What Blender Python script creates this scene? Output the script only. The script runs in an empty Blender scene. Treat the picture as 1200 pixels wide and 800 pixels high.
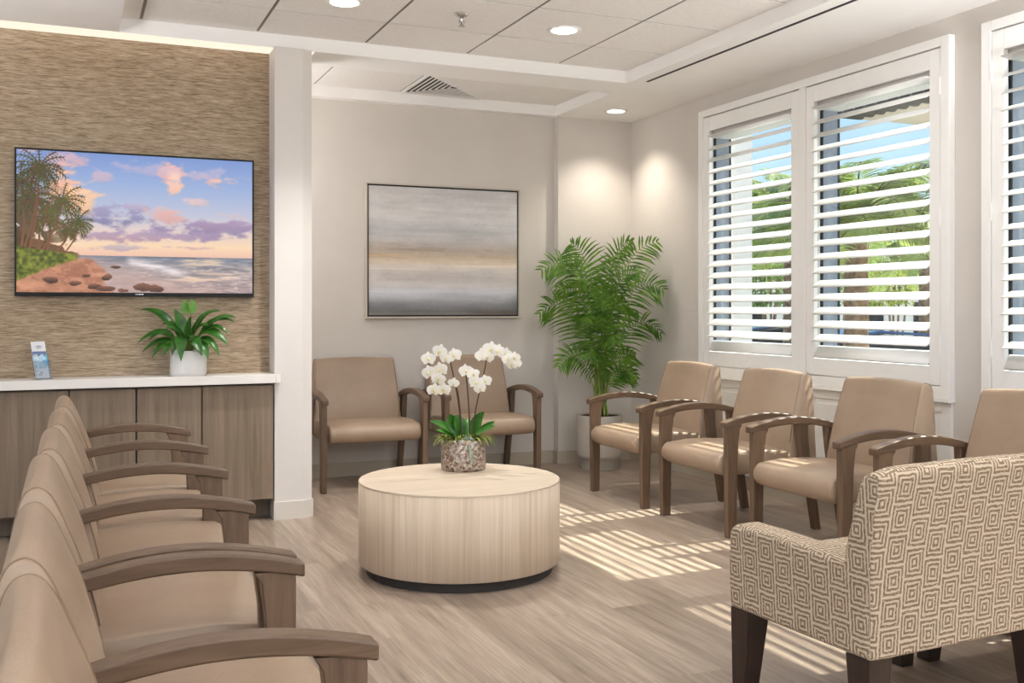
import bpy, math, random
import numpy as np
from mathutils import Vector, Matrix
R = random.Random(7)
C = bpy.context.scene.collection
PI = math.pi
CAMZ, YAW, FPX, HOR = 1.22, math.radians(23.44), 1197.0, 362.0
SA, CA = math.sin(YAW), math.cos(YAW)
RT, FW = Vector((CA, -SA, 0)), Vector((SA, CA, 0))        # picture-right and depth directions of the view

# ------------------------------------------------------------------ materials
def lin(c):
    return tuple(((v / 255) / 12.92 if v / 255 <= .04045 else ((v / 255 + .055) / 1.055) ** 2.4) for v in c) + (1.0,)

class NT:
    def __init__(s, name):
        s.m = bpy.data.materials.new(name); s.m.use_nodes = True
        s.t = s.m.node_tree; s.b = s.t.nodes['Principled BSDF']; s.out = s.t.nodes['Material Output']
    def n(s, typ, **kw):
        nd = s.t.nodes.new(typ)
        for k, v in kw.items():
            if k.startswith('_'): nd.inputs[k[1:].replace('_', ' ')].default_value = v
            else: setattr(nd, k, v)
        return nd
    def l(s, a, b): s.t.links.new(a, b)
    def coords(s, scale=(1, 1, 1), kind='Object', loc=(0, 0, 0), rot=(0, 0, 0)):
        tc = s.n('ShaderNodeTexCoord'); mp = s.n('ShaderNodeMapping')
        mp.inputs['Scale'].default_value = scale; mp.inputs['Location'].default_value = loc; mp.inputs['Rotation'].default_value = rot
        s.l(tc.outputs[kind], mp.inputs['Vector']); return mp.outputs['Vector']
    def noise(s, vec, scale=1.0, detail=4.0, rough=.55, dist=0.0):
        nd = s.n('ShaderNodeTexNoise'); nd.inputs['Scale'].default_value = scale; nd.inputs['Detail'].default_value = detail
        nd.inputs['Roughness'].default_value = rough; nd.inputs['Distortion'].default_value = dist
        s.l(vec, nd.inputs['Vector']); return nd.outputs['Fac']
    def ramp(s, fac, stops):
        r = s.n('ShaderNodeValToRGB'); e = r.color_ramp.elements
        while len(e) < len(stops): e.new(.5)
        for i, (p, c) in enumerate(stops):
            e[i].position = p; e[i].color = lin(c) if len(c) == 3 else c
        s.l(fac, r.inputs['Fac']); return r.outputs['Color']
    def mix(s, a, b, f, mode='MIX'):
        m = s.n('ShaderNodeMix', data_type='RGBA', blend_type=mode)
        for sock, v in ((m.inputs[6], a), (m.inputs[7], b), (m.inputs[0], f)):
            if hasattr(v, 'is_output'): s.l(v, sock)
            else: sock.default_value = v
        return m.outputs[2]
    def math(s, op, a, b=None, c=None):
        m = s.n('ShaderNodeMath', operation=op)
        for i, v in enumerate((a, b, c)):
            if v is None: continue
            if hasattr(v, 'is_output'): s.l(v, m.inputs[i])
            else: m.inputs[i].default_value = v
        return m.outputs[0]
    def bump(s, h, strength=.2, dist=.002):
        b = s.n('ShaderNodeBump'); b.inputs['Strength'].default_value = strength; b.inputs['Distance'].default_value = dist
        s.l(h, b.inputs['Height']); s.l(b.outputs['Normal'], s.b.inputs['Normal'])
    def base(s, c): 
        if hasattr(c, 'is_output'): s.l(c, s.b.inputs['Base Color'])
        else: s.b.inputs['Base Color'].default_value = lin(c) if len(c) == 3 else c
    def set(s, rough=.5, spec=.5, metal=0, **kw):
        s.b.inputs['Roughness'].default_value = rough; s.b.inputs['Specular IOR Level'].default_value = spec; s.b.inputs['Metallic'].default_value = metal
        for k, v in kw.items(): s.b.inputs[k.replace('_', ' ')].default_value = v

def paint(name, c, rough=.6, var=.03, spec=.3, scale=3.0, bump=.05):
    t = NT(name); v = t.coords()
    f = t.noise(v, scale, 3)
    a = tuple(max(0, x * (1 - var)) for x in c); b = tuple(min(255, x * (1 + var)) for x in c)
    t.base(t.ramp(f, [(.3, a), (.7, b)])); t.set(rough, spec)
    if bump: t.bump(t.noise(v, 220, 2), bump, .001)
    return t.m

def wood(name, stops, axis='z', rough=.45, fine=60, stretch=2.0, bump=.15, spec=.4):
    t = NT(name)
    sc = {'x': (stretch, fine, fine), 'y': (fine, stretch, fine), 'z': (fine, fine, stretch)}[axis]
    v = t.coords(sc); f = t.noise(v, 1.0, 6, .62, .6)
    sc2 = {'x': (.6, 9, 9), 'y': (9, .6, 9), 'z': (9, 9, .6)}[axis]
    g = t.noise(t.coords(sc2), 1.0, 3, .5, .8)
    fac = t.math('ADD', t.math('MULTIPLY', f, .6), t.math('MULTIPLY', g, .4))
    n = len(stops)
    t.base(t.ramp(fac, [(.3 + .4 * i / (n - 1), c) for i, c in enumerate(stops)]))
    t.set(rough, spec); t.bump(f, bump, .001); return t.m

def glassy(name, tint=(255, 255, 255), refl=.06):
    t = NT(name); tr = t.n('ShaderNodeBsdfTransparent'); tr.inputs['Color'].default_value = lin(tint)
    gl = t.n('ShaderNodeBsdfGlossy'); gl.inputs['Roughness'].default_value = .02
    mx = t.n('ShaderNodeMixShader'); mx.inputs[0].default_value = refl
    t.l(tr.outputs[0], mx.inputs[1]); t.l(gl.outputs[0], mx.inputs[2]); t.l(mx.outputs[0], t.out.inputs['Surface']); return t.m

def leafmat(name, dark, light, rough=.4, trans=.35, scale=14, tcol=None):
    t = NT(name); v = t.coords(); f = t.noise(v, scale, 3)
    col = t.ramp(f, [(.3, dark), (.7, light)])
    t.base(col); t.set(rough, .45)
    tr = t.n('ShaderNodeBsdfTranslucent'); mx = t.n('ShaderNodeMixShader'); mx.inputs[0].default_value = trans
    if tcol: tr.inputs['Color'].default_value = lin(tcol)
    else: t.l(col, tr.inputs['Color'])
    t.l(t.b.outputs[0], mx.inputs[1]); t.l(tr.outputs[0], mx.inputs[2]); t.l(mx.outputs[0], t.out.inputs['Surface']); return t.m

def emit(name, c, strength):
    t = NT(name); e = t.n('ShaderNodeEmission'); e.inputs['Color'].default_value = lin(c); e.inputs['Strength'].default_value = strength
    t.l(e.outputs[0], t.out.inputs['Surface']); return t.m

def vcol(name, rough=.6, emission=0.0):
    t = NT(name); a = t.n('ShaderNodeVertexColor'); a.layer_name = 'Col'
    t.set(rough, .3)
    if emission:
        t.base((6, 6, 7)); t.l(a.outputs['Color'], t.b.inputs['Emission Color']); t.b.inputs['Emission Strength'].default_value = emission
    else: t.l(a.outputs['Color'], t.b.inputs['Base Color'])
    return t.m

M = {}
M['wall'] = paint('warm_greige_wall_paint', (206, 200, 193), .7, .012)
M['white'] = paint('white_satin_trim_paint', (238, 237, 234), .4, .008, .4, bump=.02)
M['column'] = paint('off_white_column_paint', (216, 211, 206), .6, .01)
M['base'] = paint('greige_baseboard', (180, 170, 153), .5, .015)
M['base_white'] = paint('pale_column_base', (212, 206, 197), .5, .012)
M['soffit'] = paint('white_soffit_paint', (242, 240, 238), .7, .008)
M['tile'] = paint('mineral_ceiling_tile', (236, 233, 230), .8, .015, .2, 40, .25)
M['tbar'] = paint('ceiling_grid_shadow_grey', (138, 130, 124), .6, .02)
M['black'] = paint('matte_black', (16, 16, 17), .5, .02, bump=0)
M['darkmetal'] = paint('dark_aluminium', (34, 35, 38), .4, .02, bump=0)
M['plinth'] = paint('dark_plinth', (58, 54, 52), .5, .03)
M['ledge'] = paint('pale_solid_surface', (232, 227, 221), .35, .01, .5)
M['potwhite'] = paint('matte_white_ceramic', (226, 224, 222), .45, .01, .4)
M['potgrey'] = paint('pale_stone_grey_planter', (178, 170, 159), .5, .02, .4)
M['soil'] = paint('dark_potting_soil', (52, 38, 28), .9, .3, .1, 60, .5)
M['led'] = emit('warm_led_strip', (255, 236, 214), 1.05)
M['lamp'] = emit('downlight_lens', (255, 247, 236), 6)
M['chrome'] = NT('chrome').m; M['chrome'].node_tree.nodes['Principled BSDF'].inputs['Metallic'].default_value = 1
M['chrome'].node_tree.nodes['Principled BSDF'].inputs['Roughness'].default_value = .25
M['chrome'].node_tree.nodes['Principled BSDF'].inputs['Base Color'].default_value = lin((205, 203, 200))
M['framewood'] = wood('taupe_stained_beech_legs', [(78, 61, 48), (100, 80, 63), (120, 97, 78)], 'z', .38, 70, 4)
M['armwood'] = wood('taupe_stained_beech_arms', [(78, 61, 48), (100, 80, 63), (120, 97, 78)], 'y', .36, 70, 4)
M['darkleg'] = wood('espresso_wood', [(36, 26, 21), (50, 37, 30), (62, 46, 37)], 'z', .4, 70, 4)
M['cabinet'] = wood('greyed_oak_laminate', [(102, 87, 70), (126, 109, 91), (145, 127, 107)], 'z', .5, 60, 2.2)
M['drum'] = wood('bleached_oak_veneer_vertical', [(168, 148, 126), (192, 173, 151), (208, 191, 170)], 'z', .45, 55, 1.0, .08)
M['drumtop'] = wood('bleached_oak_veneer_top', [(182, 164, 142), (198, 181, 160), (208, 192, 172)], 'x', .35, 45, 1.4, .05)
M['reveal_shade'] = paint('shaded_reveal_blue_grey', (138, 141, 152), .6, .02)  # white reveal in shade, the shade put into the colour
M['glass'] = glassy('window_glass', (244, 249, 249), .05)
M['acrylic'] = glassy('clear_acrylic', (240, 244, 248), .12)

def upholstery():
    t = NT('tan_vinyl'); v = t.coords()
    f = t.noise(v, 5, 4); w = t.noise(t.coords((260, 260, 900)), 1, 2)
    fac = t.math('ADD', t.math('MULTIPLY', f, .55), t.math('MULTIPLY', w, .45))
    t.base(t.ramp(fac, [(.3, (143, 121, 101)), (.5, (156, 134, 113)), (.7, (168, 146, 124))]))
    t.set(.36, .5); t.bump(t.noise(v, 420, 2), .12, .001); return t.m
M['vinyl'] = upholstery()
M['piping'] = paint('tan_piping', (134, 113, 91), .5, .03)

def floor_mat():
    t = NT('greige_wood_plank_vinyl')
    br = t.n('ShaderNodeTexBrick'); br.offset = .37; br.squash = 1
    br.inputs['Scale'].default_value = 1; br.inputs['Mortar Size'].default_value = .0009; br.inputs['Brick Width'].default_value = 1.22
    br.inputs['Row Height'].default_value = .185; br.inputs['Bias'].default_value = 0; br.inputs['Mortar Smooth'].default_value = .4
    br.inputs['Color1'].default_value = (.0, .0, .0, 1); br.inputs['Color2'].default_value = (1, 1, 1, 1); br.inputs['Mortar'].default_value = (.4, .4, .4, 1)
    t.l(t.coords(rot=(0, 0, PI / 2)), br.inputs['Vector'])
    pl = br.outputs['Color']
    off = t.n('ShaderNodeVectorMath', operation='MULTIPLY_ADD'); t.l(pl, off.inputs[0]); off.inputs[1].default_value = (7, 3, 1)
    tc = t.n('ShaderNodeTexCoord'); t.l(tc.outputs['Object'], off.inputs[2])
    def st(sc):
        mp = t.n('ShaderNodeMapping'); mp.inputs['Scale'].default_value = sc; t.l(off.outputs[0], mp.inputs['Vector']); return mp.outputs[0]
    g1 = t.noise(st((42, 1.6, 1)), 1, 7, .65, .9); g2 = t.noise(st((9, .8, 1)), 1, 4, .55, 1.2); g3 = t.noise(st((130, 5, 1)), 1, 3, .6)
    fac = t.math('ADD', t.math('MULTIPLY', g1, .5), t.math('ADD', t.math('MULTIPLY', g2, .3), t.math('MULTIPLY', g3, .2)))
    col = t.ramp(fac, [(.34, (113, 98, 84)), (.5, (156, 139, 123)), (.66, (187, 171, 154))])
    tone = t.ramp(pl, [(0, (232, 230, 228)), (1, (255, 255, 255))])
    col = t.mix(col, tone, 1.0, 'MULTIPLY')
    col = t.mix(col, lin((118, 103, 90)), t.math('MULTIPLY', br.outputs['Fac'], .55))
    t.base(col); t.set(.4, .4)
    t.l(t.ramp(g1, [(.3, (.30, .30, .30, 1)), (.7, (.44, .44, .44, 1))]), t.b.inputs['Roughness'])
    t.bump(g1, .08, .001); return t.m
M['floor'] = floor_mat()

def grasscloth():
    t = NT('woven_grasscloth')
    a = t.noise(t.coords((17, 17, 230)), 1, 2, .6); b = t.noise(t.coords((11, 11, 125)), 1, 2, .55, .0); c = t.noise(t.coords((40, 40, 420)), 1, 2, .6)
    d = t.noise(t.coords((.8, .8, 2.2)), 1, 3)
    fac = t.math('ADD', t.math('MULTIPLY', a, .45), t.math('ADD', t.math('MULTIPLY', b, .3), t.math('MULTIPLY', c, .25)))
    col = t.ramp(fac, [(.34, (112, 96, 78)), (.46, (155, 138, 117)), (.54, (174, 157, 136)), (.66, (200, 184, 163))])
    col = t.mix(col, t.ramp(d, [(.3, (238, 230, 220)), (.7, (255, 255, 255))]), 1, 'MULTIPLY')
    st = t.noise(t.coords((8, 8, 150), loc=(3, 1, 8)), 1, 2, .5)
    col = t.mix(col, lin((98, 80, 62)), t.math('MULTIPLY', t.math('GREATER_THAN', st, .68), .5))
    t.base(col); t.set(.85, .15); t.bump(fac, .5, .002); return t.m
M['grass'] = grasscloth()

def keypattern():
    t = NT('greek_key_square_weave')
    tc = t.n('ShaderNodeTexCoord'); nz = t.n('ShaderNodeTexNoise'); nz.inputs['Scale'].default_value = 55; nz.inputs['Detail'].default_value = 3
    t.l(tc.outputs['UV'], nz.inputs['Vector'])
    sb = t.n('ShaderNodeVectorMath', operation='SUBTRACT'); t.l(nz.outputs['Color'], sb.inputs[0]); sb.inputs[1].default_value = (.5, .5, .5)
    ma = t.n('ShaderNodeVectorMath', operation='MULTIPLY_ADD'); t.l(sb.outputs[0], ma.inputs[0]); ma.inputs[1].default_value = (.009, .009, 0); t.l(tc.outputs['UV'], ma.inputs[2])
    sx = t.n('ShaderNodeSeparateXYZ'); t.l(ma.outputs[0], sx.inputs[0])
    W, H = .074, .084
    v0 = sx.outputs[1]; u0 = t.math('ADD', sx.outputs[0], t.math('MULTIPLY', v0, -.06))
    uc = t.math('DIVIDE', u0, W); col = t.math('FLOOR', uc); fu = t.math('SUBTRACT', uc, col)
    odd = t.math('FRACT', t.math('MULTIPLY', col, .5))            # 0 or .5
    rnd = t.math('FRACT', t.math('MULTIPLY', t.math('SINE', t.math('MULTIPLY', col, 12.9)), 43.7))
    vc = t.math('ADD', t.math('DIVIDE', v0, H), t.math('ADD', odd, t.math('MULTIPLY', rnd, .22)))
    fv = t.math('SUBTRACT', vc, t.math('FLOOR', vc))
    d = t.math('MAXIMUM', t.math('ABSOLUTE', t.math('SUBTRACT', fu, .5)), t.math('ABSOLUTE', t.math('SUBTRACT', fv, .5)))
    ring = t.math('FRACT', t.math('MULTIPLY', d, 6.6))
    line = t.math('GREATER_THAN', ring, .45)
    wv = t.noise(tc.outputs['UV'], 700, 2)
    brk = t.math('GREATER_THAN', t.noise(tc.outputs['UV'], 190, 3), .42)
    line = t.math('MULTIPLY', line, t.math('ADD', t.math('MULTIPLY', brk, .6), .4))
    cream = t.ramp(wv, [(.3, (182, 165, 142)), (.7, (208, 192, 170))]); brown = t.ramp(wv, [(.3, (106, 88, 70)), (.7, (142, 122, 101))])
    t.base(t.mix(cream, brown, line)); t.set(.85, .15)
    t.bump(t.math('SUBTRACT', t.math('MULTIPLY', wv, .3), t.math('MULTIPLY', line, .6)), .5, .0015); return t.m
M['key'] = keypattern()

def mosaic():
    t = NT('antiqued_silver_mosaic'); v = t.coords((1, 1, 1))
    vo = t.n('ShaderNodeTexVoronoi'); vo.inputs['Scale'].default_value = 95; t.l(v, vo.inputs['Vector'])
    sx = t.n('ShaderNodeSeparateXYZ'); t.l(vo.outputs['Color'], sx.inputs[0])
    n = t.noise(v, 14, 3)
    fac = t.math('ADD', t.math('MULTIPLY', sx.outputs[0], .6), t.math('MULTIPLY', n, .45))
    t.base(t.ramp(fac, [(.2, (92, 72, 56)), (.42, (150, 126, 104)), (.66, (170, 157, 146)), (.92, (216, 209, 202))]))
    t.set(.35, .5, .45); t.bump(sx.outputs[1], .8, .004); return t.m
M['mosaic'] = mosaic()
M['palmleaf'] = leafmat('areca_frond_green', (50, 98, 26), (122, 162, 60), .42, .3)
M['palmstem'] = paint('areca_cane_green', (128, 148, 70), .45, .15, .4, 12)
M['lilyleaf'] = leafmat('glossy_deep_green_leaf', (28, 78, 24), (70, 124, 44), .3, .2)
M['orchleaf'] = leafmat('thick_orchid_leaf', (30, 78, 22), (68, 124, 40), .32, .15)
M['petal'] = leafmat('white_orchid_petal', (232, 229, 222), (244, 242, 236), .5, .35)
M['lip'] = paint('yellow_green_orchid_lip', (206, 190, 110), .5, .1, .3, 40)
M['spike'] = paint('dark_orchid_spike', (78, 62, 48), .5, .1)
M['moss'] = leafmat('moss_and_air_plant', (92, 108, 38), (160, 166, 84), .8, .2, 50)
M['airplant'] = paint('silver_air_plant', (150, 164, 148), .7, .08)

# ------------------------------------------------------------------ mesh helpers
class MB:
    def __init__(s): s.v = []; s.f = []; s.mi = []
    def add(s, vs, fs, mi=0):
        o = len(s.v); s.v += [tuple(v) for v in vs]; s.f += [tuple(i + o for i in f) for f in fs]; s.mi += [mi] * len(fs); return s
    def box(s, x0, x1, y0, y1, z0, z1, mi=0):
        return s.add([(x0, y0, z0), (x1, y0, z0), (x1, y1, z0), (x0, y1, z0), (x0, y0, z1), (x1, y0, z1), (x1, y1, z1), (x0, y1, z1)],
                     [(0, 3, 2, 1), (4, 5, 6, 7), (0, 1, 5, 4), (1, 2, 6, 5), (2, 3, 7, 6), (3, 0, 4, 7)], mi)
    def loft(s, rings, closed=True, caps=True, mi=0):
        n = len(rings[0]); vs = [p for r in rings for p in r]; fs = []
        for i in range(len(rings) - 1):
            for j in range(n if closed else n - 1):
                k = (j + 1) % n; fs.append((i * n + j, i * n + k, (i + 1) * n + k, (i + 1) * n + j))
        if caps and closed: fs.append(tuple(range(n - 1, -1, -1))); fs.append(tuple((len(rings) - 1) * n + j for j in range(n)))
        return s.add(vs, fs, mi)
    def lathe(s, prof, cx=0, cy=0, n=48, mi=0, caps=True):
        return s.loft([[(cx + r * math.cos(2 * PI * j / n), cy + r * math.sin(2 * PI * j / n), z) for j in range(n)] for r, z in prof], True, caps, mi)
    def tube(s, pts, rad, n=8, mi=0):
        pts = [Vector(p) for p in pts]; rings = []
        for i, p in enumerate(pts):
            d = (pts[min(i + 1, len(pts) - 1)] - pts[max(i - 1, 0)]).normalized()
            a = d.orthogonal().normalized() if i == 0 else (pa - d * pa.dot(d)).normalized()
            pa = a; b = d.cross(a); r = rad[i] if isinstance(rad, (list, tuple)) else rad
            rings.append([p + a * r * math.cos(2 * PI * j / n) + b * r * math.sin(2 * PI * j / n) for j in range(n)])
        return s.loft(rings, True, True, mi)
    def build(s, name, mats, parent=None, smooth=False, bevel=0, seg=2, loc=None, recalc=True, boxuv=False):
        me = bpy.data.meshes.new(name); me.from_pydata(s.v, [], s.f); me.update()
        for m in (mats if isinstance(mats, (list, tuple)) else [mats]): me.materials.append(m)
        if any(s.mi): me.polygons.foreach_set('material_index', s.mi)
        if recalc:
            import bmesh
            b = bmesh.new(); b.from_mesh(me); bmesh.ops.recalc_face_normals(b, faces=b.faces); b.to_mesh(me); b.free()
        if smooth or bevel: me.polygons.foreach_set('use_smooth', [True] * len(me.polygons))
        if boxuv:
            uv = me.uv_layers.new(name='UVMap')
            for p in me.polygons:
                nx, ny, nz = (abs(c) for c in p.normal)
                for li in p.loop_indices:
                    x, y, z = me.vertices[me.loops[li].vertex_index].co
                    uv.data[li].uv = (x, y) if nz > max(nx, ny) else ((y + .03, z) if nx > ny else (x, z))
        o = bpy.data.objects.new(name, me); C.objects.link(o)
        if parent: o.parent = parent
        if loc: o.location = loc
        if bevel:
            md = o.modifiers.new('bevel', 'BEVEL'); md.width = bevel; md.segments = seg; md.limit_method = 'ANGLE'; md.angle_limit = math.radians(35); md.harden_normals = True
        return o

def tag(o, label, cat, group=None, kind=None):
    o['label'] = label; o['category'] = cat
    if group: o['group'] = group
    if kind: o['kind'] = kind
    return o
def thing(name, label, cat, loc=(0, 0, 0), rz=0, group=None):
    o = bpy.data.objects.new(name, None); C.objects.link(o); o.location = loc; o.rotation_euler = (0, 0, rz); o.empty_display_size = .1
    return tag(o, label, cat, group)
def struct(o, label=None, cat=None):
    o['kind'] = 'structure'
    if label: o['label'] = label; o['category'] = cat
    return o
def copy_tree(o, parent=None):
    c = o.copy(); C.objects.link(c)
    if parent: c.parent = parent
    for ch in list(o.children): copy_tree(ch, c)
    return c
def rbox(x0, x1, y0, y1, z0, z1): return MB().box(x0, x1, y0, y1, z0, z1)

# ------------------------------------------------------------------ setting
SOF, TRAY = 2.74, 2.82
XW, YB, YBUMP = 4.2, 7.33, 7.25
YREAR, XLEFT = -3.2, -2.9
YF = 6.14                                    # feature wall plane
struct(rbox(XLEFT - .2, XW + .25, YREAR - .2, YB + .2, -.12, 0).build('floor', M['floor']), 'pale greige wood plank floor', 'floor')

# ceiling: dropped soffits around two tile trays
c = MB(); T = 3.1
c.box(3.443, 3.537, YREAR, 6.0, SOF, T); c.box(3.553, XW + .25, YREAR, 6.0, SOF, T); c.box(3.537, 3.553, 5.905, 6.0, SOF, T)
c.box(3.537, 3.553, YREAR, 5.905, SOF + .002, T)
c.box(3.515, XW + .25, 6.0, YB + .2, SOF, T)
c.box(XLEFT, 3.515, 6.0, 6.33, SOF, T)
c.box(XLEFT, 3.515, 7.245, YB + .2, SOF, T)
c.box(XLEFT, .252, YREAR, 6.0, SOF, T)
struct(c.build('ceiling', M['soffit'], recalc=False), 'white dropped plaster soffits', 'ceiling')
def tiles(name, xs, ys, gx, gy):
    b = MB()
    for i in range(len(xs) - 1):
        for j in range(len(ys) - 1):
            b.box(xs[i] + (gx if i else 0), xs[i + 1] - (gx if i < len(xs) - 2 else 0), ys[j] + (gy if j else 0), ys[j + 1] - (gy if j < len(ys) - 2 else 0), TRAY, TRAY + .004)
    o = b.build(name, M['tile'], recalc=False); struct(o, 'square ceiling tiles in recessed trays', 'ceiling'); return o
xs = [.252, .364, .996, 1.636, 2.286, 2.93, 3.443]
ys = [YREAR] + [5.52 - .594 * k for k in range(14, -1, -1)] + [6.0]
ys = [y for y in ys if y >= YREAR]
tiles('ceiling_tiles', xs, ys, .009, .008)
xb = [.25, .95, 1.6, 2.235, 2.862, 3.515]
tiles('ceiling_tiles', xb, [6.33, 6.56, 7.245], .006, .006)
struct(rbox(.2, 3.53, YREAR, 7.26, TRAY + .0045, TRAY + .05).build('ceiling_grid', M['tbar'], recalc=False), 'grey suspended ceiling grid', 'ceiling')
s = rbox(3.536, 3.556, YREAR + .01, 5.904, SOF - .003, SOF + .0015).build('slot_vent', M['black'])
tag(s, 'long black linear air slot along the ceiling soffit above the windows', 'air vent')

# walls
def wall(name, b, mat, lab=None): return struct(b.build(name, mat, recalc=False), lab or name.replace('_', ' '), 'wall')
wall('wall_back', MB().box(.0, 3.54, YB, YB + .15, 0, T).box(3.54, XW + .25, YBUMP, YB + .15, 0, T), M['wall'], 'greige back wall with a shallow corner column')
wall('wall_feature', MB().box(XLEFT, 1.09, YF, YF + .2, 0, SOF), M['grass'], 'woven grasscloth feature wall')
wall('wall_alcove', rbox(.0, .25, YF + .2, YB, 0, SOF), M['wall'])
# end column of the feature wall, right corner chamfered
pr = [(1.09, 5.965), (1.254, 5.965), (1.312, 5.992), (1.312, YF + .2), (1.09, YF + .2)]
b = MB().loft([[(x, y, z) for x, y in pr] for z in (0, SOF)])
wall('column', b, M['column'], 'off-white square column at the end of the feature wall')
pr2 = [(1.085, 5.957), (1.256, 5.957), (1.320, 5.987), (1.320, YF + .2), (1.30, YF + .2), (1.30, 6.0), (1.25, 5.98), (1.085, 5.975)]
struct(MB().loft([[(x, y, z) for x, y in pr2] for z in (0, .104)]).build('baseboard_column', M['base_white'], recalc=True))
struct(MB().box(.25, 3.54, YB - .012, YB, 0, .1).box(3.528, 3.54, YBUMP - .012, YB, 0, .1).box(3.54, XW, YBUMP - .012, YBUMP, 0, .1).build('baseboard_back', M['base'], recalc=False))
struct(rbox(XW - .012, XW, YREAR, YBUMP - .012, 0, .095).build('baseboard_right', M['base'], recalc=False))
led = rbox(XLEFT, 1.33, 6.002, YF - .002, SOF - .006, SOF - .001).build('led_strip', M['led'], recalc=False)
tag(led, 'warm glowing light strip along the top of the grasscloth wall', 'light')

# right wall with window openings (window_2 repeats window_1 towards the camera, only its far edge is in view)
WZ0, WZ1 = .86, 2.44
OPEN = [(5.10, 6.13), (4.02, 5.00), (2.60, 3.63), (1.53, 2.53)]
def right_wall():
    b = MB(); cuts = sorted(OPEN); y = YREAR - .15
    b.box(XW, XW + .17, YREAR - .15, YB + .15, 0, WZ0); b.box(XW, XW + .17, YREAR - .15, YB + .15, WZ1, T)
    for a, e in cuts: b.box(XW, XW + .17, y, a, WZ0, WZ1); y = e
    b.box(XW, XW + .17, y, YB + .15, WZ0, WZ1)
    return b
wall('wall_right', right_wall(), M['wall'], 'greige wall with the shuttered windows')
# unseen sides of the room; the left wall has a glazed entrance that lets daylight in
wall('wall_left', MB().box(XLEFT - .15, XLEFT, YREAR, -1.5, 0, T).box(XLEFT - .15, XLEFT, 4.2, YF + .2, 0, T).box(XLEFT - .15, XLEFT, -1.5, 4.2, 2.5, T), M['wall'])
wall('wall_rear', MB().box(XLEFT - .15, -1.6, YREAR - .15, YREAR, 0, T).box(2.9, XW + .2, YREAR - .15, YREAR, 0, T).box(-1.6, 2.9, YREAR - .15, YREAR, 2.5, T), M['wall'])

LOUV = lambda z, tilt: None
def louver_ring(y, zc, tilt, w=.083, th=.010):
    ca, sa = math.cos(tilt), math.sin(tilt); pts = []
    n = 12
    for k in range(n):
        a = 2 * PI * k / n; px, pz = .5 * w * math.cos(a), .5 * th * math.copysign(abs(math.sin(a)) ** .9, math.sin(a))
        pts.append((px * ca - pz * sa, y, zc + px * sa + pz * ca))
    return pts
HINGE = []
def shutter(y0, y1, label, tilt, hinge_low):
    """y0<y1 the panel's edges; origin at the panel's bottom on the wall."""
    t = thing('shutter_panel', label, 'shutter', (XW - .026, 0, 0), 0, 'white plantation shutter panels on the windows')
    z0, z1 = .822, 2.58; st, rl = .073, .1
    oy0, oy1, oz0, oz1 = y0 + st, y1 - st, z0 + rl, z1 - rl
    fr = MB().box(-.014, .014, y0, oy0, z0, z1).box(-.014, .014, oy1, y1, z0, z1).box(-.014, .014, oy0, oy1, z0, oz0).box(-.014, .014, oy0, oy1, oz1, z1)
    fr.build('panel_frame', M['white'], t, bevel=.002, seg=1)
    lo = MB(); N = 19; pitch = (oz1 - oz0) / N
    for k in range(N):
        zc = oz0 + pitch * (k + .5)
        a = tilt if k < N - 1 else math.radians(-8)
        if k == 0: a = math.radians(60)
        lo.loft([louver_ring(oy0 + .003, zc, a), louver_ring(oy1 - .003, zc, a)])
    lo.build('louvers', M['white'], t, smooth=True)
    hy = y0 if hinge_low else y1
    for hz in (1.03, 1.70, 2.38):
        MB().lathe([(.006, hz - .045), (.006, hz + .045)], -.016, hy, 10).build('hinge', M['white'], t, smooth=False)
    return t
def window(name, ya, yb, lab, panels):
    """shutter surround, glazing bars and panes of one window unit, ya<yb outer frame edges"""
    mid0, mid1 = panels
    z0, z1 = .757, 2.637; pz0, pz1 = .815, 2.587
    fx0, fx1 = XW - .044, XW
    b = MB()
    b.box(fx0, fx1, ya, ya + .058, z0, z1).box(fx0, fx1, yb - .058, yb, z0, z1).box(fx0, fx1, ya + .058, yb - .058, z0, pz0).box(fx0, fx1, ya + .058, yb - .058, pz1, z1)
    b.box(fx0, fx1, mid0, mid1, pz0, pz1)
    root = struct(b.build(name, M['white'], bevel=.003, seg=1), lab, 'window')
    return root
w1 = window('window_1', 3.93, 6.218, 'double window with white plantation shutters by the corner', (5.05, 5.113))
w2 = window('window_2', 1.442, 3.73, 'second shuttered window cut by the right picture edge', (2.56, 2.623))
for (root, opens) in ((w1, OPEN[:2]), (w2, OPEN[2:])):
    for a, e in opens:
        fx = XW + .03; f = MB(); w = .012
        f.box(fx, fx + .014, a, a + w, WZ0, WZ1).box(fx, fx + .014, e - w, e, WZ0, WZ1).box(fx, fx + .014, a + w, e - w, WZ0, WZ0 + w)
        f.box(XW + .158, XW + .172, a - .001, a + .012, WZ0, WZ1).box(XW + .158, XW + .172, e - .012, e + .001, WZ0, WZ1)
        f.build('window_frame', M['darkmetal'], root)
        MB().box(fx + .016, XW + .157, e - .009, e, WZ0, WZ1).box(fx + .016, XW + .157, a, a + .009, WZ0, WZ1).build('window_jamb', M['reveal_shade'], root)  # added liners, their blue-grey paints in the shade of the outer reveal
        rbox(fx + .004, fx + .009, a + w, e - w, WZ0 + w, WZ1).build('window_pane', M['glass'], root)
shutter(5.116, 6.157, 'white shutter panel nearest the corner palm, over the window', math.radians(33), False)
shutter(3.992, 5.047, 'white shutter panel with blue sky and palms behind, nearer the wall strip', math.radians(33), True)
shutter(2.626, 3.669, 'white shutter panel cut off by the right picture edge', math.radians(24), False)
shutter(1.503, 2.557, 'white shutter panel of the second window, out of the picture', math.radians(33), True)
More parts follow.
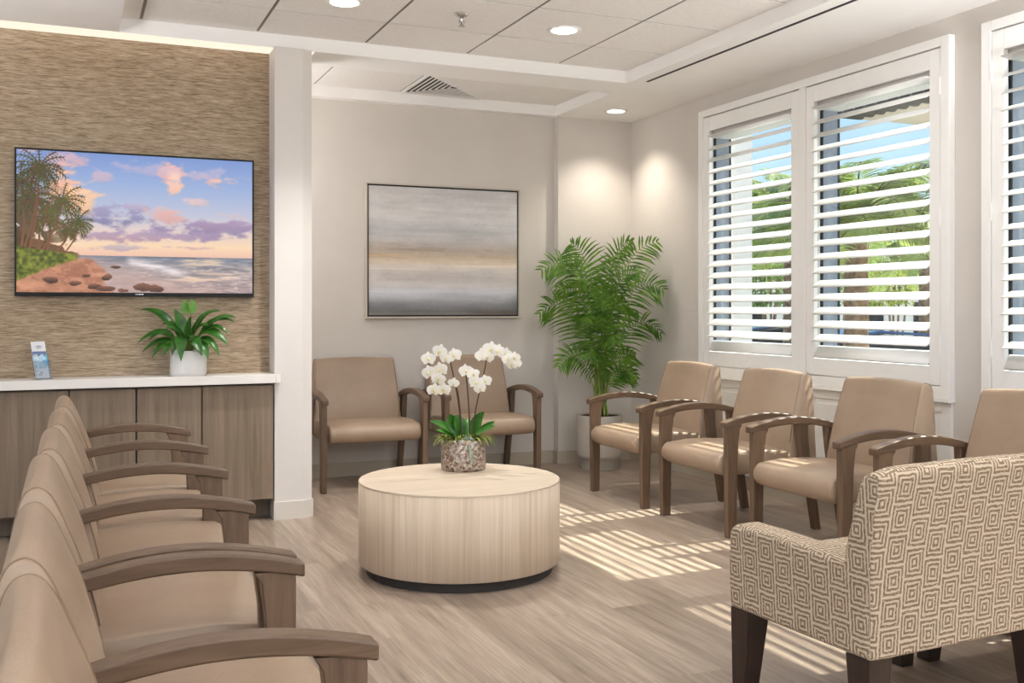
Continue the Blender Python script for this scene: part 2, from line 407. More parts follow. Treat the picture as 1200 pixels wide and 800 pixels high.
# white panelled apron under each window
def apron(name, ya, yb):
    b = MB(); x = XW - .018
    b.box(x + .01, XW, ya, yb, .096, .756)
    ysq = [ya, ya + (yb - ya) / 2, yb]
    for k in range(2):
        a, e = ysq[k], ysq[k + 1]
        b.box(x, x + .01, a, a + .07, .096, .756).box(x, x + .01, e - .07, e, .096, .756).box(x, x + .01, a + .07, e - .07, .096, .2).box(x, x + .01, a + .07, e - .07, .68, .756)
        b.box(x + .003, x + .01, a + .1, e - .1, .23, .65)
    b.box(XW - .05, XW, ya - .01, yb + .01, .735, .757)
    return struct(b.build(name, M['white'], bevel=.002, seg=1))
apron('trim_1', 3.94, 6.21); apron('trim_2', 1.45, 3.72)

# ------------------------------------------------------------------ cabinet run with ledge
cab = [(-1.365, -1.024), (-1.022, -.682), (-.68, -.341), (-.339, -.0015), (.0015, .337), (.340, .684), (.687, 1.084)]
labs = {(.687, 1.084): 'widest wood-front base cabinet beside the white column', (.340, .684): 'wood-front base cabinet below the leafy plant, second from the column',
        (.0015, .337): 'wood-front base cabinet third from the column, behind the far row chair back', (-.339, -.0015): 'wood-front base cabinet below the brochure holder at the left picture edge'}
for x0, x1 in cab[2:]:
    lab = labs.get((x0, x1), 'wood-front base cabinet cut by the left picture edge')
    t = thing('base_cabinet', lab, 'cabinet', ((x0 + x1) / 2, 5.97, 0), 0, 'wood-front cabinets under the ledge'); h = (x1 - x0) / 2
    MB().box(-h, h, .02, YF - 5.97, .125, .785).build('body', M['cabinet'], t)
    rbox(-h + .0025, h - .0025, -.004, .018, .125, .782).build('door', M['cabinet'], t, bevel=.0015, seg=1)
    rbox(-h, h, YF - 5.97 - .02, YF - 5.97, 0, .124).build('toe_kick', M['cabinet'], t)
ledge = rbox(-1.4, 1.088, 5.915, YF, .795, .845).build('ledge_top', M['ledge'], bevel=.003)
rbox(1.088, 1.115, 5.915, 5.955, .795, .845).build('ledge_end', M['ledge'], ledge, bevel=.003)
tag(ledge, 'long pale stone ledge on top of the wood cabinets', 'countertop')

# ------------------------------------------------------------------ television
def fbm(w, h, sx, sy, seed, octv=5, pers=.55):
    r = np.random.RandomState(seed); out = np.zeros((h, w)); amp = 1; tot = 0
    for o in range(octv):
        gx, gy = int(sx * 2 ** o) + 2, int(sy * 2 ** o) + 2; g = r.rand(gy, gx)
        x = np.linspace(0, gx - 1.001, w); y = np.linspace(0, gy - 1.001, h); xi = x.astype(int); yi = y.astype(int)
        fx = x - xi; fy = (y - yi)[:, None]; fx = fx * fx * (3 - 2 * fx); fy = fy * fy * (3 - 2 * fy)
        a = g[yi][:, xi] * (1 - fx) + g[yi][:, xi + 1] * fx; bb = g[yi + 1][:, xi] * (1 - fx) + g[yi + 1][:, xi + 1] * fx
        out += amp * (a * (1 - fy) + bb * fy); tot += amp; amp *= pers
    return out / tot
def sm(a, b, x): t = np.clip((x - a) / (b - a), 0, 1); return t * t * (3 - 2 * t)
class Pic:
    def __init__(s, w, h, asp): s.w, s.h = w, h; s.X, s.Y = np.meshgrid(np.linspace(0, 1, w), np.linspace(0, 1, h)); s.asp = asp; s.p = np.zeros((h, w, 3))
    def over(s, mask, c):
        c = np.array(c, float) if not isinstance(c, np.ndarray) else c
        s.p = s.p * (1 - mask[..., None]) + c * mask[..., None]
    def line(s, x0, y0, x1, y1, w0, w1, c, soft=.0015):
        X, Y = s.X, s.Y / s.asp; y0 /= s.asp; y1 /= s.asp
        dx, dy = x1 - x0, y1 - y0; L = dx * dx + dy * dy + 1e-12
        t = np.clip(((X - x0) * dx + (Y - y0) * dy) / L, 0, 1); d = np.hypot(X - x0 - t * dx, Y - y0 - t * dy); w = w0 + (w1 - w0) * t
        s.over(1 - sm(0, soft, d - w), c)
    def ramp(s, stops):
        ys = [a for a, _ in stops]
        s.p = np.stack([np.interp(s.Y, ys, [c[k] for _, c in stops]) for k in range(3)], -1)
    def mesh(s, name, W, H, mat, parent=None, loc=(0, 0, 0)):
        """upright flat picture in the local x-z plane facing -y"""
        w, h = s.w, s.h
        xs = (s.X - .5) * W; zs = (.5 - s.Y) * H
        co = np.stack([xs, np.zeros_like(xs), zs], -1).reshape(-1, 3)
        i = np.arange(w * h).reshape(h, w); q = np.stack([i[1:, :-1], i[1:, 1:], i[:-1, 1:], i[:-1, :-1]], -1).reshape(-1, 4)
        me = bpy.data.meshes.new(name); me.from_pydata(co.tolist(), [], q.tolist()); me.materials.append(mat)
        p = np.clip(s.p / 255, 0, 1); p = np.where(p <= .04045, p / 12.92, ((p + .055) / 1.055) ** 2.4)
        at = me.color_attributes.new('Col', 'FLOAT_COLOR', 'POINT'); at.data.foreach_set('color', np.concatenate([p, np.ones((h, w, 1))], -1).reshape(-1).astype(np.float32))
        o = bpy.data.objects.new(name, me); C.objects.link(o); o.location = loc
        if parent: o.parent = parent
        return o
def beach():
    w, h = 430, 270; P = Pic(w, h, 1.26 / .795); X, Y = P.X, P.Y; rr = random.Random(3)
    P.ramp([(0, (124, 150, 205)), (.2, (150, 172, 214)), (.42, (188, 192, 212)), (.55, (224, 203, 196)), (.66, (246, 212, 176)), (.73, (236, 190, 168)), (1, (236, 190, 168))])
    n1, n2, n3 = fbm(w, h, 5, 5, 1), fbm(w, h, 4, 9, 2), fbm(w, h, 9, 14, 5)
    nA, nB, nC = fbm(w, h, 7, 7, 51), fbm(w, h, 7, 7, 52), fbm(w, h, 11, 16, 53, 6, .62)
    def blob(cx, cy, rx, ry, c, th=.35, n=n1, k=1.0):
        rx *= 1.25; ry *= 1.3; wx, wy = (nA - .5) * rx * 1.6, (nB - .5) * ry * 1.6
        e = np.exp(-(((X - cx + wx) / rx) ** 2 + ((Y - cy + wy) / ry) ** 2)); m_ = sm(.42, .95, e * .9 + (nC - .5) * 1.7 + (n - .5) * .4 + .06) * sm(.08, .4, e)
        cc = np.array(c, float); shade = np.clip((Y - cy) / ry * .5 + .5, 0, 1)[..., None]; P.over(np.clip(m_ * k, 0, 1) * .92, cc + (1 - shade) * 14 - shade * 10)
    blob(.62, .12, .055, .11, (238, 180, 166)); blob(.645, .2, .03, .07, (244, 196, 176)); blob(.5, .1, .12, .06, (196, 176, 200), k=.6)
    blob(.84, .17, .08, .045, (240, 186, 166)); blob(.80, .12, .1, .05, (206, 180, 196), k=.7); blob(.73, .33, .05, .03, (236, 190, 178), k=.8)
    blob(.16, .05, .12, .07, (226, 176, 178), k=.8); blob(.17, .27, .09, .12, (238, 178, 150)); blob(.27, .33, .08, .1, (248, 196, 152)); blob(.35, .16, .05, .05, (214, 178, 188), k=.7)
    blob(.38, .43, .09, .06, (150, 142, 176)); blob(.36, .47, .14, .03, (140, 138, 172)); blob(.49, .38, .06, .02, (176, 160, 186), k=.8)
    blob(.66, .42, .09, .05, (222, 172, 166)); blob(.9, .41, .1, .03, (226, 184, 178), k=.7)
    blob(.78, .53, .26, .06, (146, 130, 166), .3, n2); blob(.55, .585, .26, .04, (164, 142, 170), .3, n2); blob(.42, .61, .2, .03, (176, 146, 164), .3, n2)
    blob(.85, .50, .16, .04, (160, 138, 168), .3, n3); blob(.36, .68, .14, .02, (176, 160, 176), .3, n3, .8); blob(.7, .665, .12, .012, (200, 166, 166), .3, n3, .8)
    # sea
    hz = .735; sea = sm(hz - .002, hz + .002, Y); d = np.clip((Y - hz) / (1 - hz), 0, 1)
    sc = np.stack([np.interp(d, [0, .08, .35, .7, 1], v) for v in ((112, 132, 160, 176, 168), (122, 136, 152, 156, 146), (140, 148, 156, 156, 150))], -1)
    wv = fbm(w, h, 10, 60, 9, 4); wv2 = fbm(w, h, 26, 90, 11, 3); sc = sc * (.78 + .44 * wv[..., None]) * (.88 + .24 * wv2[..., None])
    P.over(sea, sc)
    P.over(sea * sm(.6, .75, wv2) * .5 * sm(.1, .4, d), (236, 214, 200))
    gl = np.exp(-((X - .80 - .05 * np.sin(Y * 40)) / .16) ** 2); P.over(sea * np.clip(gl * sm(.45, .7, wv) * 1.0, 0, 1) * .7, (240, 206, 170))
    fy = .76 + .35 * (X - .45) ; fo = np.exp(-((Y - fy - .02 * n3) / .025) ** 2) * sm(.43, .47, X) * (1 - sm(.62, .75, X)); P.over(np.clip(fo * (.4 + 1.1 * wv), 0, 1), (238, 226, 226))
    wash = sea * (1 - sm(.0, .30, X - .30 - .55 * (d - .2) + .12 * n1)) ; P.over(wash * .6, (198, 166, 156))
    # sand
    edge = .275 + .045 * np.sin(d * 5) + .16 * d ** 1.5 + .04 * (n3 - .5); sand = sm(hz + .015, hz + .03, Y) * (1 - sm(-.01, .012, X - edge))
    P.over(sand, np.stack([196 + 44 * (nC - .5) * 2, 138 + 36 * (nC - .5) * 2, 108 + 30 * (nC - .5) * 2], -1)); P.over(sand * sm(.5, .62, fbm(w, h, 30, 30, 14)) * .4, (140, 84, 64))
    def rock(cx, cy, rx, ry): 
        e = ((X - cx) / rx) ** 2 + ((Y - cy) / ry) ** 2 + (nC - .5) * 3.2; m = 1 - sm(.8, 1.05, e); sh = np.clip((cy - Y) / ry * .5 + .5, 0, 1)
        P.over(m, np.stack([70 + 80 * sh + 90 * (nC - .5), 48 + 52 * sh + 60 * (nC - .5), 38 + 40 * sh + 48 * (nC - .5)], -1))
    for r_ in ((.365, .885, .028, .026), (.515, .965, .04, .032), (.565, .97, .038, .028), (.135, .915, .028, .02), (.235, .935, .026, .018), (.31, .955, .026, .02), (.365, .975, .04, .02), (.28, .88, .018, .012), (.43, .985, .03, .02), (.40, .815, .018, .01)): rock(*r_)
    # distant point, undergrowth and palms
    m = (1 - sm(-.004, .004, (.66 + .45 * np.abs(X - .1) ** 1.1 + .09 * n3) - Y) * 1.0) ; m = sm(0, .006, Y - (.56 + .62 * X + .10 * (n3 - .5))) * (1 - sm(.23, .262, X)) * (1 - sm(hz + .015, hz + .025, Y))
    P.over(m, np.stack([86 + 50 * n3, 62 + 34 * n3, 40 + 20 * n3], -1))
    fol = fbm(w, h, 34, 26, 21, 3)
    mass = np.clip(sm(.42, .56, fol + .35 * (1 - X / .24) - .12 * np.abs(Y - .5) * 4 * .3 - .1), 0, 1) * (1 - sm(.12, .24, X + .1 * (n3 - .5))) * sm(.22, .34, Y + .1 * (n3 - .5)) * (1 - sm(.72, .74, Y))
    P.over(mass * .88, np.stack([58 + 40 * fol, 46 + 30 * fol, 26 + 16 * fol], -1))
    def palm(bx, by, tx, ty, rad, col, tw=.006, n=15):
        tw *= .62
        k = 12
        for i in range(k):
            a, bq = i / k, (i + 1) / k; cv = .012
            P.line(bx + (tx - bx) * a + cv * math.sin(a * PI), by + (ty - by) * a, bx + (tx - bx) * bq + cv * math.sin(bq * PI), by + (ty - by) * bq, tw * (1 - .4 * a), tw * (1 - .4 * bq), (132 - 30 * a, 84 - 14 * a, 58 - 10 * a))
        for f in range(n):
            an = -PI / 2 + (f - n / 2 + .5) / n * 2 * PI * .92 + rr.uniform(-.1, .1); L = rad * rr.uniform(.8, 1.1); px, py = tx, ty
            dx, dy = math.cos(an), math.sin(an)
            for i in range(7):
                dy += .17; q = math.hypot(dx, dy); dx /= q; dy /= q
                nx, ny = px + dx * L / 7, py + dy * L / 7 * P.asp
                cc = tuple(v * rr.uniform(.75, 1.25) for v in col); P.line(px, py, nx, ny, .0022, .0018, cc)
                for sgn in (-1, 1):
                    ll = rad * .28 * (1 - .09 * i); ax, ay = dx * .55 + sgn * -dy * .7, dy * .55 + sgn * dx * .7 + .35
                    P.line(nx, ny, nx + ax * ll, ny + ay * ll * P.asp, .0009, .0003, tuple(v * rr.uniform(.7, 1.3) for v in col))
                px, py = nx, ny
    g1 = (78, 70, 36)
    palm(.02, .68, .015, .22, .085, (72, 62, 36)); palm(.09, .70, .055, .34, .08, (84, 70, 40)); palm(.12, .70, .12, .47, .075, (92, 80, 40)); palm(.16, .70, .205, .56, .05, (96, 78, 40))
    palm(.03, .70, .092, .12, .105, g1, .005, 23); palm(.05, .70, .085, .14, .02, g1, .006, 5); palm(.10, .71, .182, .35, .095, (92, 82, 40), .006, 17); palm(.20, .70, .246, .50, .07, (84, 78, 40), .004, 15)
    bush = sm(0, .012, Y - (.675 + .25 * X ** 1.2 + .03 * (n3 - .5))) * (1 - sm(0, .02, Y - (.905 - .62 * X + .04 * (n3 - .5)))) * (1 - sm(.23, .25, X))
    lf = fbm(w, h, 60, 44, 31, 2); P.over(bush, np.stack([50 + 110 * lf, 58 + 108 * lf, 10 + 50 * lf], -1))
    return P
tv = thing('television', 'black wall-mounted television showing a palm beach at sunset', 'television', (.362, YF - .047, 1.6895))
TW, TH = 1.262, .80
MB().box(-TW / 2, TW / 2, .006, .042, -TH / 2, TH / 2).build('housing', M['black'], tv, bevel=.004)
e = .009
MB().box(-TW / 2, TW / 2, -.002, .006, TH / 2 - e, TH / 2).box(-TW / 2, TW / 2, -.002, .006, -TH / 2, -TH / 2 + .022).box(-TW / 2, -TW / 2 + e, -.002, .006, -TH / 2 + .022, TH / 2 - e).box(TW / 2 - e, TW / 2, -.002, .006, -TH / 2 + .022, TH / 2 - e).build('bezel', M['black'], tv)
beach().mesh('screen', TW - 2 * e, TH - e - .022, vcol('tv_picture', .35, .92), tv, (0, .003, (.022 - e) / 2))
lg = MB()
for k in range(7): lg.box(-.021 + k * .0062, -.021 + k * .0062 + .0042, -.0026, -.0021, -TH / 2 + .010, -TH / 2 + .0155)
lg.build('maker_badge', M['chrome'], tv)
MB().box(-.25, .25, .038, .044, -.2, .2).build('mounting_bracket', M['darkmetal'], tv)

# ------------------------------------------------------------------ painting
def abstract():
    w, h = 300, 240; P = Pic(w, h, 1.22 / .98); X, Y = P.X, P.Y
    P.ramp([(0, (186, 184, 184)), (.15, (196, 194, 194)), (.24, (200, 198, 198)), (.33, (182, 182, 184)), (.42, (184, 181, 180)), (.49, (172, 160, 148)), (.54, (190, 172, 150)), (.585, (206, 192, 174)),
            (.62, (204, 196, 188)), (.70, (190, 184, 180)), (.76, (198, 194, 192)), (.82, (196, 198, 204)), (.87, (166, 168, 174)), (.92, (124, 126, 130)), (.97, (100, 98, 98)), (1, (120, 116, 114))])
    a, b_, c_ = fbm(w, h, 5, 12, 41), fbm(w, h, 4, 46, 42), fbm(w, h, 70, 60, 43, 2)
    P.p += 12 + ((a - .5) * 26 + (b_ - .5) * 22 + (c_ - .5) * 8)[..., None]
    st = sm(.56, .62, b_) * np.exp(-((Y - .5) / .06) ** 2); P.over(st * .5 * (1 - X * .5), (150, 132, 112))
    P.over(np.exp(-((Y - .608 - .01 * (1 - X)) / .008) ** 2) * sm(.45, .6, X) * .85, (240, 228, 210)); P.over(np.exp(-((Y - .64) / .008) ** 2) * (1 - sm(.25, .4, X)) * .7, (230, 222, 214))
    P.over(np.exp(-((Y - .54) / .01) ** 2) * (1 - sm(.15, .35, X)) * .7, (212, 182, 146)); P.over(np.exp(-((Y - .985) / .02) ** 2) * sm(.6, .75, X) * .6, (92, 80, 74)); P.over(sm(.9, 1, X) * np.exp(-((Y - .9) / .06) ** 2) * .5, (112, 116, 118))
    return P
art = thing('framed_painting', 'large framed abstract seascape painting in greys and beige', 'painting', (2.608, YB, 1.652))
AW, AH = 1.235, 1.0
MB().box(-AW / 2, AW / 2, -.05, 0, AH / 2 - .012, AH / 2).box(-AW / 2, AW / 2, -.05, 0, -AH / 2, -AH / 2 + .012).box(-AW / 2, -AW / 2 + .012, -.05, 0, -AH / 2 + .012, AH / 2 - .012).box(AW / 2 - .012, AW / 2, -.05, 0, -AH / 2 + .012, AH / 2 - .012).build('frame', paint('champagne_silver_frame', (196, 188, 176), .35, .03), art, bevel=.001, seg=1)
q = .012
MB().box(-AW / 2 + q, AW / 2 - q, -.034, -.002, -AH / 2 + q, AH / 2 - q).build('shadow_gap_liner', M['black'], art)
abstract().mesh('canvas', AW - .048, AH - .048, vcol('painted_canvas', .75), art, (0, -.042, 0))
MB().box(-AW / 2 + .024, AW / 2 - .024, -.0415, -.034, -AH / 2 + .024, AH / 2 - .024).build('canvas_edge', paint('canvas_edge', (120, 112, 106)), art)

# ------------------------------------------------------------------ lights in the ceiling, sprinkler, vent
def downlight(x, y, z, r, label):
    t = thing('recessed_downlight', label, 'ceiling light', (x, y, z), 0, 'round recessed ceiling lights')
    MB().lathe([(r * 1.0, -.006), (r * .98, -.008), (r * .82, -.006), (r * .755, -.003), (r * .755, .0), (r, .0), (r, -.006)], n=40, caps=False).build('trim_ring', M['white'], t, smooth=True)
    MB().lathe([(r * .752, -.0045), (r * .752, -.0005)], n=40).build('lens', M['lamp'], t)
    return t
downlight(1.316, 5.232, TRAY, .098, 'round recessed light in ceiling tiles at the top picture edge')
downlight(2.606, 5.257, TRAY, .098, 'round recessed light in ceiling tiles right of the sprinkler')
downlight(3.853, 6.878, SOF, .088, 'round recessed light in soffit above the potted palm')
sp = thing('fire_sprinkler', 'chrome fire sprinkler head hanging from a ceiling tile', 'sprinkler', (1.952, 5.188, TRAY))
MB().lathe([(.04, 0), (.04, -.004), (.03, -.014), (.016, -.018)], n=24).build('escutcheon', M['chrome'], sp, smooth=True)
MB().lathe([(.010, -.016), (.010, -.035), (.006, -.04), (.006, -.06)], n=12).tube([(-.012, 0, -.036), (-.014, 0, -.05), (-.004, 0, -.066)], .003, 6).tube([(.012, 0, -.036), (.014, 0, -.05), (.004, 0, -.066)], .003, 6).build('frame_arms', M['chrome'], sp, smooth=True)
MB().lathe([(.018, -.066), (.018, -.069), (.004, -.0695)], n=16).build('deflector', M['chrome'], sp)
v = thing('ceiling_vent', 'square louvred air vent in the tiles above the painting', 'air vent', (2.55, 6.905, TRAY)); hv = .3
MB().box(-hv, hv, -hv, hv, -.002, -.0005).build('backing', M['black'], v)  # black sheet stands in for the shade between the blades
f = MB(); zt = -.010
def tri_strip(f, a, wv, side):
    i = a - wv
    P4 = {'l': [(-a, -a), (-a, a), (-i, i), (-i, -i)], 'r': [(a, a), (a, -a), (i, -i), (i, i)], 'f': [(-a, a), (a, a), (i, i), (-i, i)], 'n': [(a, -a), (-a, -a), (-i, -i), (i, -i)]}[side]
    f.loft([[(x, y, zt) for x, y in P4], [(x, y, zt + .004) for x, y in P4]])
for k in range(8):
    a = hv - k * .036
    for sd in 'lf': tri_strip(f, a, .011, sd)
    for sd in 'rn': tri_strip(f, a, .0345, sd)
f.build('vent_blades', M['tile'], v)
MB().box(-.312, .312, -.312, -hv, -.013, -.0005).box(-.312, .312, hv, .312, -.013, -.0005).box(-.312, -hv, -hv, hv, -.013, -.0005).box(hv, .312, -hv, hv, -.013, -.0005).build('vent_frame', M['tile'], v)

# ------------------------------------------------------------------ waiting chairs
def arc(cx, cz, r, a0, a1, n): return [(cx + r * math.cos(a0 + (a1 - a0) * k / n), cz + r * math.sin(a0 + (a1 - a0) * k / n)) for k in range(n + 1)]
def make_chair(w, sides, label, group, lounge=False):
    """front legs at y=0, the chair faces -y; w = spacing of the legs; sides: which arms it owns"""
    t = thing('waiting_chair', label, 'chair', group=group)
    h = w / 2 - .036
    # seat cushion: rounded profile in y-z swept across x with softened ends
    prof = arc(.0, .385, .062, PI * 1.5, PI * .62, 9)
    prof = [(y if y > -.07 else y, z) for y, z in prof]
    prof = [(-.0 + (y - .0) * 1.0, z) for y, z in prof]
    prof = [(y + .008, z) for y, z in prof] + [(.12, .456), (.25, .454), (.40, .444), (.46, .43), (.47, .36), (.46, .322)]
    cy = .22; cz = .385; rings = []
    for x, k in ((-h, .90), (-h + .006, .955), (-h + .02, .985), (-h + .05, 1.0), (-h * .5, 1.012), (0, 1.016), (h * .5, 1.012), (h - .05, 1.0), (h - .02, .985), (h - .006, .955), (h, .90)):
        rings.append([(x, cy + (y - cy) * (1 - (1 - k) * .35), cz + (z - cz) * k) for y, z in prof])
    MB().loft(rings).build('seat', M['vinyl'], t, smooth=True)
    # backrest: reclined wedge, narrower at the top
    side = [(.415, .33), (.418, .40), (.427, .48), (.447, .58), (.472, .68), (.499, .77), (.513, .815), (.522, .842), (.535, .857), (.553, .862), (.572, .858), (.588, .842), (.596, .815), (.601, .70), (.603, .50), (.603, .33)]
    if lounge: side = [(.383, .33), (.386, .40), (.396, .48), (.414, .56), (.437, .64), (.460, .70), (.476, .74), (.490, .772), (.506, .797), (.526, .810), (.547, .805), (.562, .786), (.572, .745), (.577, .66), (.579, .5), (.579, .33)]
    sm_, P_ = [], side
    for k in range(len(P_) - 1):
        p0, p1, p2, p3 = P_[max(k - 1, 0)], P_[k], P_[k + 1], P_[min(k + 2, len(P_) - 1)]
        for q in range(3):
            u = q / 3; sm_.append(tuple(.5 * (2 * p1[c_] + (p2[c_] - p0[c_]) * u + (2 * p0[c_] - 5 * p1[c_] + 4 * p2[c_] - p3[c_]) * u * u + (3 * p1[c_] - p0[c_] - 3 * p2[c_] + p3[c_]) * u ** 3) for c_ in (0, 1)))
    side = sm_ + [P_[-1]]
    hw = lambda z: h - (.018 if lounge else .03) * max(0, (z - .36) / .5)
    rings = []
    for fr, ins in ((-1, .022), (-1, .008), (-1, 0), (-.97, 0), (-.5, 0), (0, 0), (.5, 0), (.97, 0), (1, 0), (1, .008), (1, .022)):
        ring = []
        for y, z in side:
            puff = .010 * (1 - fr * fr) * (1 if y < .56 else 0) * min(1, max(0, (z - .4) / .12))
            cr = .012 * (1 - fr * fr) * (1 if z > .8 else 0)
            cyy, czz = .52, .58; kk = 1 - ins * 1.6 / .3
            xx = fr * hw(z) + (0 if ins == 0 else 0)
            if ins: xx = fr * (hw(z) + (.008 if ins > .01 else .005))
            ring.append((xx, cyy + (y - puff - cyy) * (1 - ins * 4.2), czz + (z + cr - czz) * (1 - ins * 1.3)))
        rings.append(ring)
    back = MB().loft(rings).build('backrest', M['vinyl'], t, smooth=True)
    for sg in (-1, 1):
        pts = [(sg * (hw(z) + .001), y, z) for y, z in side[6:37]]
        MB().tube(pts, .0022, 6).build('piping', M['piping'], back, smooth=True)
    for sg in sides:
        x = sg * w / 2; a = .019
        def leg(pts):  # pts: (y0,y1,z)
            MB().loft([[(x - a, y0, z), (x + a, y0, z), (x + a, y1, z), (x - a, y1, z)] for y0, y1, z in pts]).build('leg', M['framewood'], t, bevel=.004)
        leg([(-.026, .028, 0), (-.030, .032, .30), (-.032, .040, .50), (-.032, .050, .578), (-.030, .066, .604)])
        leg([(.548, .592, 0), (.512, .560, .20), (.470, .524, .36), (.448, .508, .50), (.436, .504, .612)])
        n = 18; top, bot = [], []
        for k in range(n + 1):
            u = k / n; y = -.052 + .565 * u
            z = .618 + .046 * math.sin(PI * min(1, u * 1.0)) ** .9 * (1 - .0 * u) - .006 * u
            th = .034 + .006 * math.sin(PI * u)
            top.append((y, z)); bot.append((y, z - th))
        ring = lambda xx: [(xx, y, z) for y, z in top] + [(xx, y, z) for y, z in reversed(bot)]
        MB().loft([ring(x - .026), ring(x + .026)]).build('armrest', M['armwood'], t, bevel=.007, seg=3)
    xa, xb = (-w / 2 + .018 if -1 in sides else -h + .01), (w / 2 - .018 if 1 in sides else h - .01)
    MB().box(xa, xb, .0, .024, .345, .385).build('seat_rail', M['framewood'], t)
    return t
def put(t, x, y, rz): t.location = (x, y, 0); t.rotation_euler = (0, 0, rz); return t
gR = 'tan wooden-armed chairs along the window wall'
r1 = put(make_chair(.65, (-1, 1), 'tan wooden-armed chair beside the potted palm, under the shuttered window', gR), 3.235, 5.742, -PI / 2)
for yy, lab in ((4.86, 'tan wooden-armed chair second from the potted palm in the window row'), (3.985, 'tan wooden-armed chair third from the potted palm in the window row'),
                (3.105, 'tan wooden-armed chair at the right picture edge, partly behind the patterned armchair')):
    o = copy_tree(r1); o['label'] = lab; put(o, 3.235, yy, -PI / 2)
gB = 'tan wooden-armed chairs against the back wall'
b1 = put(make_chair(.70, (-1, 1), 'tan wooden-armed chair against the back wall beside the white column', gB), 1.893, 6.695, 0)
o = copy_tree(b1); o['label'] = 'tan wooden-armed chair against the back wall, behind the orchid'; put(o, 2.752, 6.695, 0)
gL = 'tan linked chairs in the left row'
XL = .462
l1 = put(make_chair(.70, (-1, 1), 'tan chair at the far end of the left row, closest to the wood cabinets', gL, True), XL + .045, 4.98, PI / 2)
l2 = put(make_chair(.70, (-1,), 'tan chair second from the cabinets in the left row', gL, True), XL + .03, 4.28, PI / 2)
for yy, lab, dx in ((3.58, 'tan chair third from the cabinets in the left row', .015), (2.88, 'tan chair fourth from the cabinets in the left row', .0)):
    o = copy_tree(l2); o['label'] = lab; put(o, XL + dx, yy, PI / 2)
l5 = put(make_chair(.632, (-1, 1), 'tan chair second nearest in the left row, its whole wooden arm in view', gL, True), XL - .0, 2.125, PI / 2)
l6 = put(make_chair(.68, (-1,), 'nearest tan chair of the left row, cut off by the bottom picture edge', gL, True), XL + .01, 1.455, PI / 2)

# ------------------------------------------------------------------ drum coffee table
TX, TY, TR, TZ = 1.69, 4.52, .472, .424
tb = thing('coffee_table', 'round drum coffee table in bleached oak on a dark plinth', 'table', (TX, TY, 0))
MB().lathe([(TR - .004, .048), (TR, .052), (TR, TZ - .008)], n=96).build('drum_side', M['drum'], tb, smooth=False)
MB().lathe([(TR, TZ - .0075), (TR, TZ - .002), (TR - .002, TZ)], n=96).build('table_top', M['drumtop'], tb)
MB().lathe([(TR - .035, 0), (TR - .035, .047)], n=72).build('plinth', M['plinth'], tb)
for o_ in tb.children:
    if o_.name.startswith('drum'):
        for p in o_.data.polygons: p.use_smooth = len(p.vertices) == 4

# ------------------------------------------------------------------ patterned armchairs
def make_armchair(label):
    t = thing('patterned_armchair', label, 'armchair', group='armchairs in square key-pattern fabric')
    hw, aw = .38, .105
    for sg in (-1, 1):
        x0, x1 = sorted((sg * (hw - aw), sg * hw))
        ring = lambda x: [(x, .005, .285), (x, .58, .285), (x, .585, .40), (x, .58, .525), (x, .555, .55), (x, .40, .548), (x, .20, .54), (x, .005, .528)]
        MB().loft([ring(x0), ring(x1)]).build('arm', M['key'], t, bevel=.022, seg=4, boxuv=True)
    n = 24
    prof = [(-.004, .285), (-.006, .40), (-.014, .56), (-.032, .70), (-.045, .775), (-.035, .795), (-.005, .798), (.022, .788), (.034, .765), (.062, .68), (.092, .58), (.112, .50), (.112, .285)]
    rings = []
    for f in np.linspace(-1, 1, 13):
        e = max(0, abs(f) - .93) / .07
        ring = []
        for y, z in prof:
            hx = (hw + .002) if z > .53 else (hw - .006)
            cr = .006 * (1 - f * f) if z > .7 else 0
            k = 1 - .10 * e
            ring.append((f * hx, .03 + (y - .03) * (1 - .12 * e), .54 + (z + cr - .54) * (1 - .05 * e if z > .6 else 1)))
        rings.append(ring)
    MB().loft(rings).build('backrest', M['key'], t, bevel=.012, seg=3, boxuv=True)
    MB().box(-hw + aw + .002, hw - aw - .002, .1, .60, .30, .455).build('seat_cushion', M['key'], t, bevel=.03, seg=4, boxuv=True)
    MB().box(-hw + aw + .002, hw - aw - .002, .1, .575, .285, .298).build('seat_base', M['key'], t, boxuv=True)
    for sx in (-1, 1):
        for y, iy in ((.535, 1), (.05, -1)):
            x = sx * (hw - .05); a = .043; b_ = .027
            r0 = [(x - a, y - a, .286), (x + a, y - a, .286), (x + a, y + a, .286), (x - a, y + a, .286)]
            x2, y2 = x + sx * .012, y + iy * .012
            r1_ = [(x2 - b_, y2 - b_, 0), (x2 + b_, y2 - b_, 0), (x2 + b_, y2 + b_, 0), (x2 - b_, y2 + b_, 0)]
            MB().loft([r1_, r0]).build('leg', M['darkleg'], t, bevel=.003)
    return t
a1 = make_armchair('armchair in brown and cream square key-pattern fabric, seen from behind')
ang = math.radians(3.5)
a1.location = (1.939 + .38 * math.cos(ang), 2.100 + .38 * math.sin(ang), 0); a1.rotation_euler = (0, 0, ang)
a2 = copy_tree(a1); a2['label'] = 'second key-pattern armchair past the right picture edge, only its dark legs in view'
a2.location = (3.092, 2.145, 0); a2.rotation_euler = (0, 0, 0)

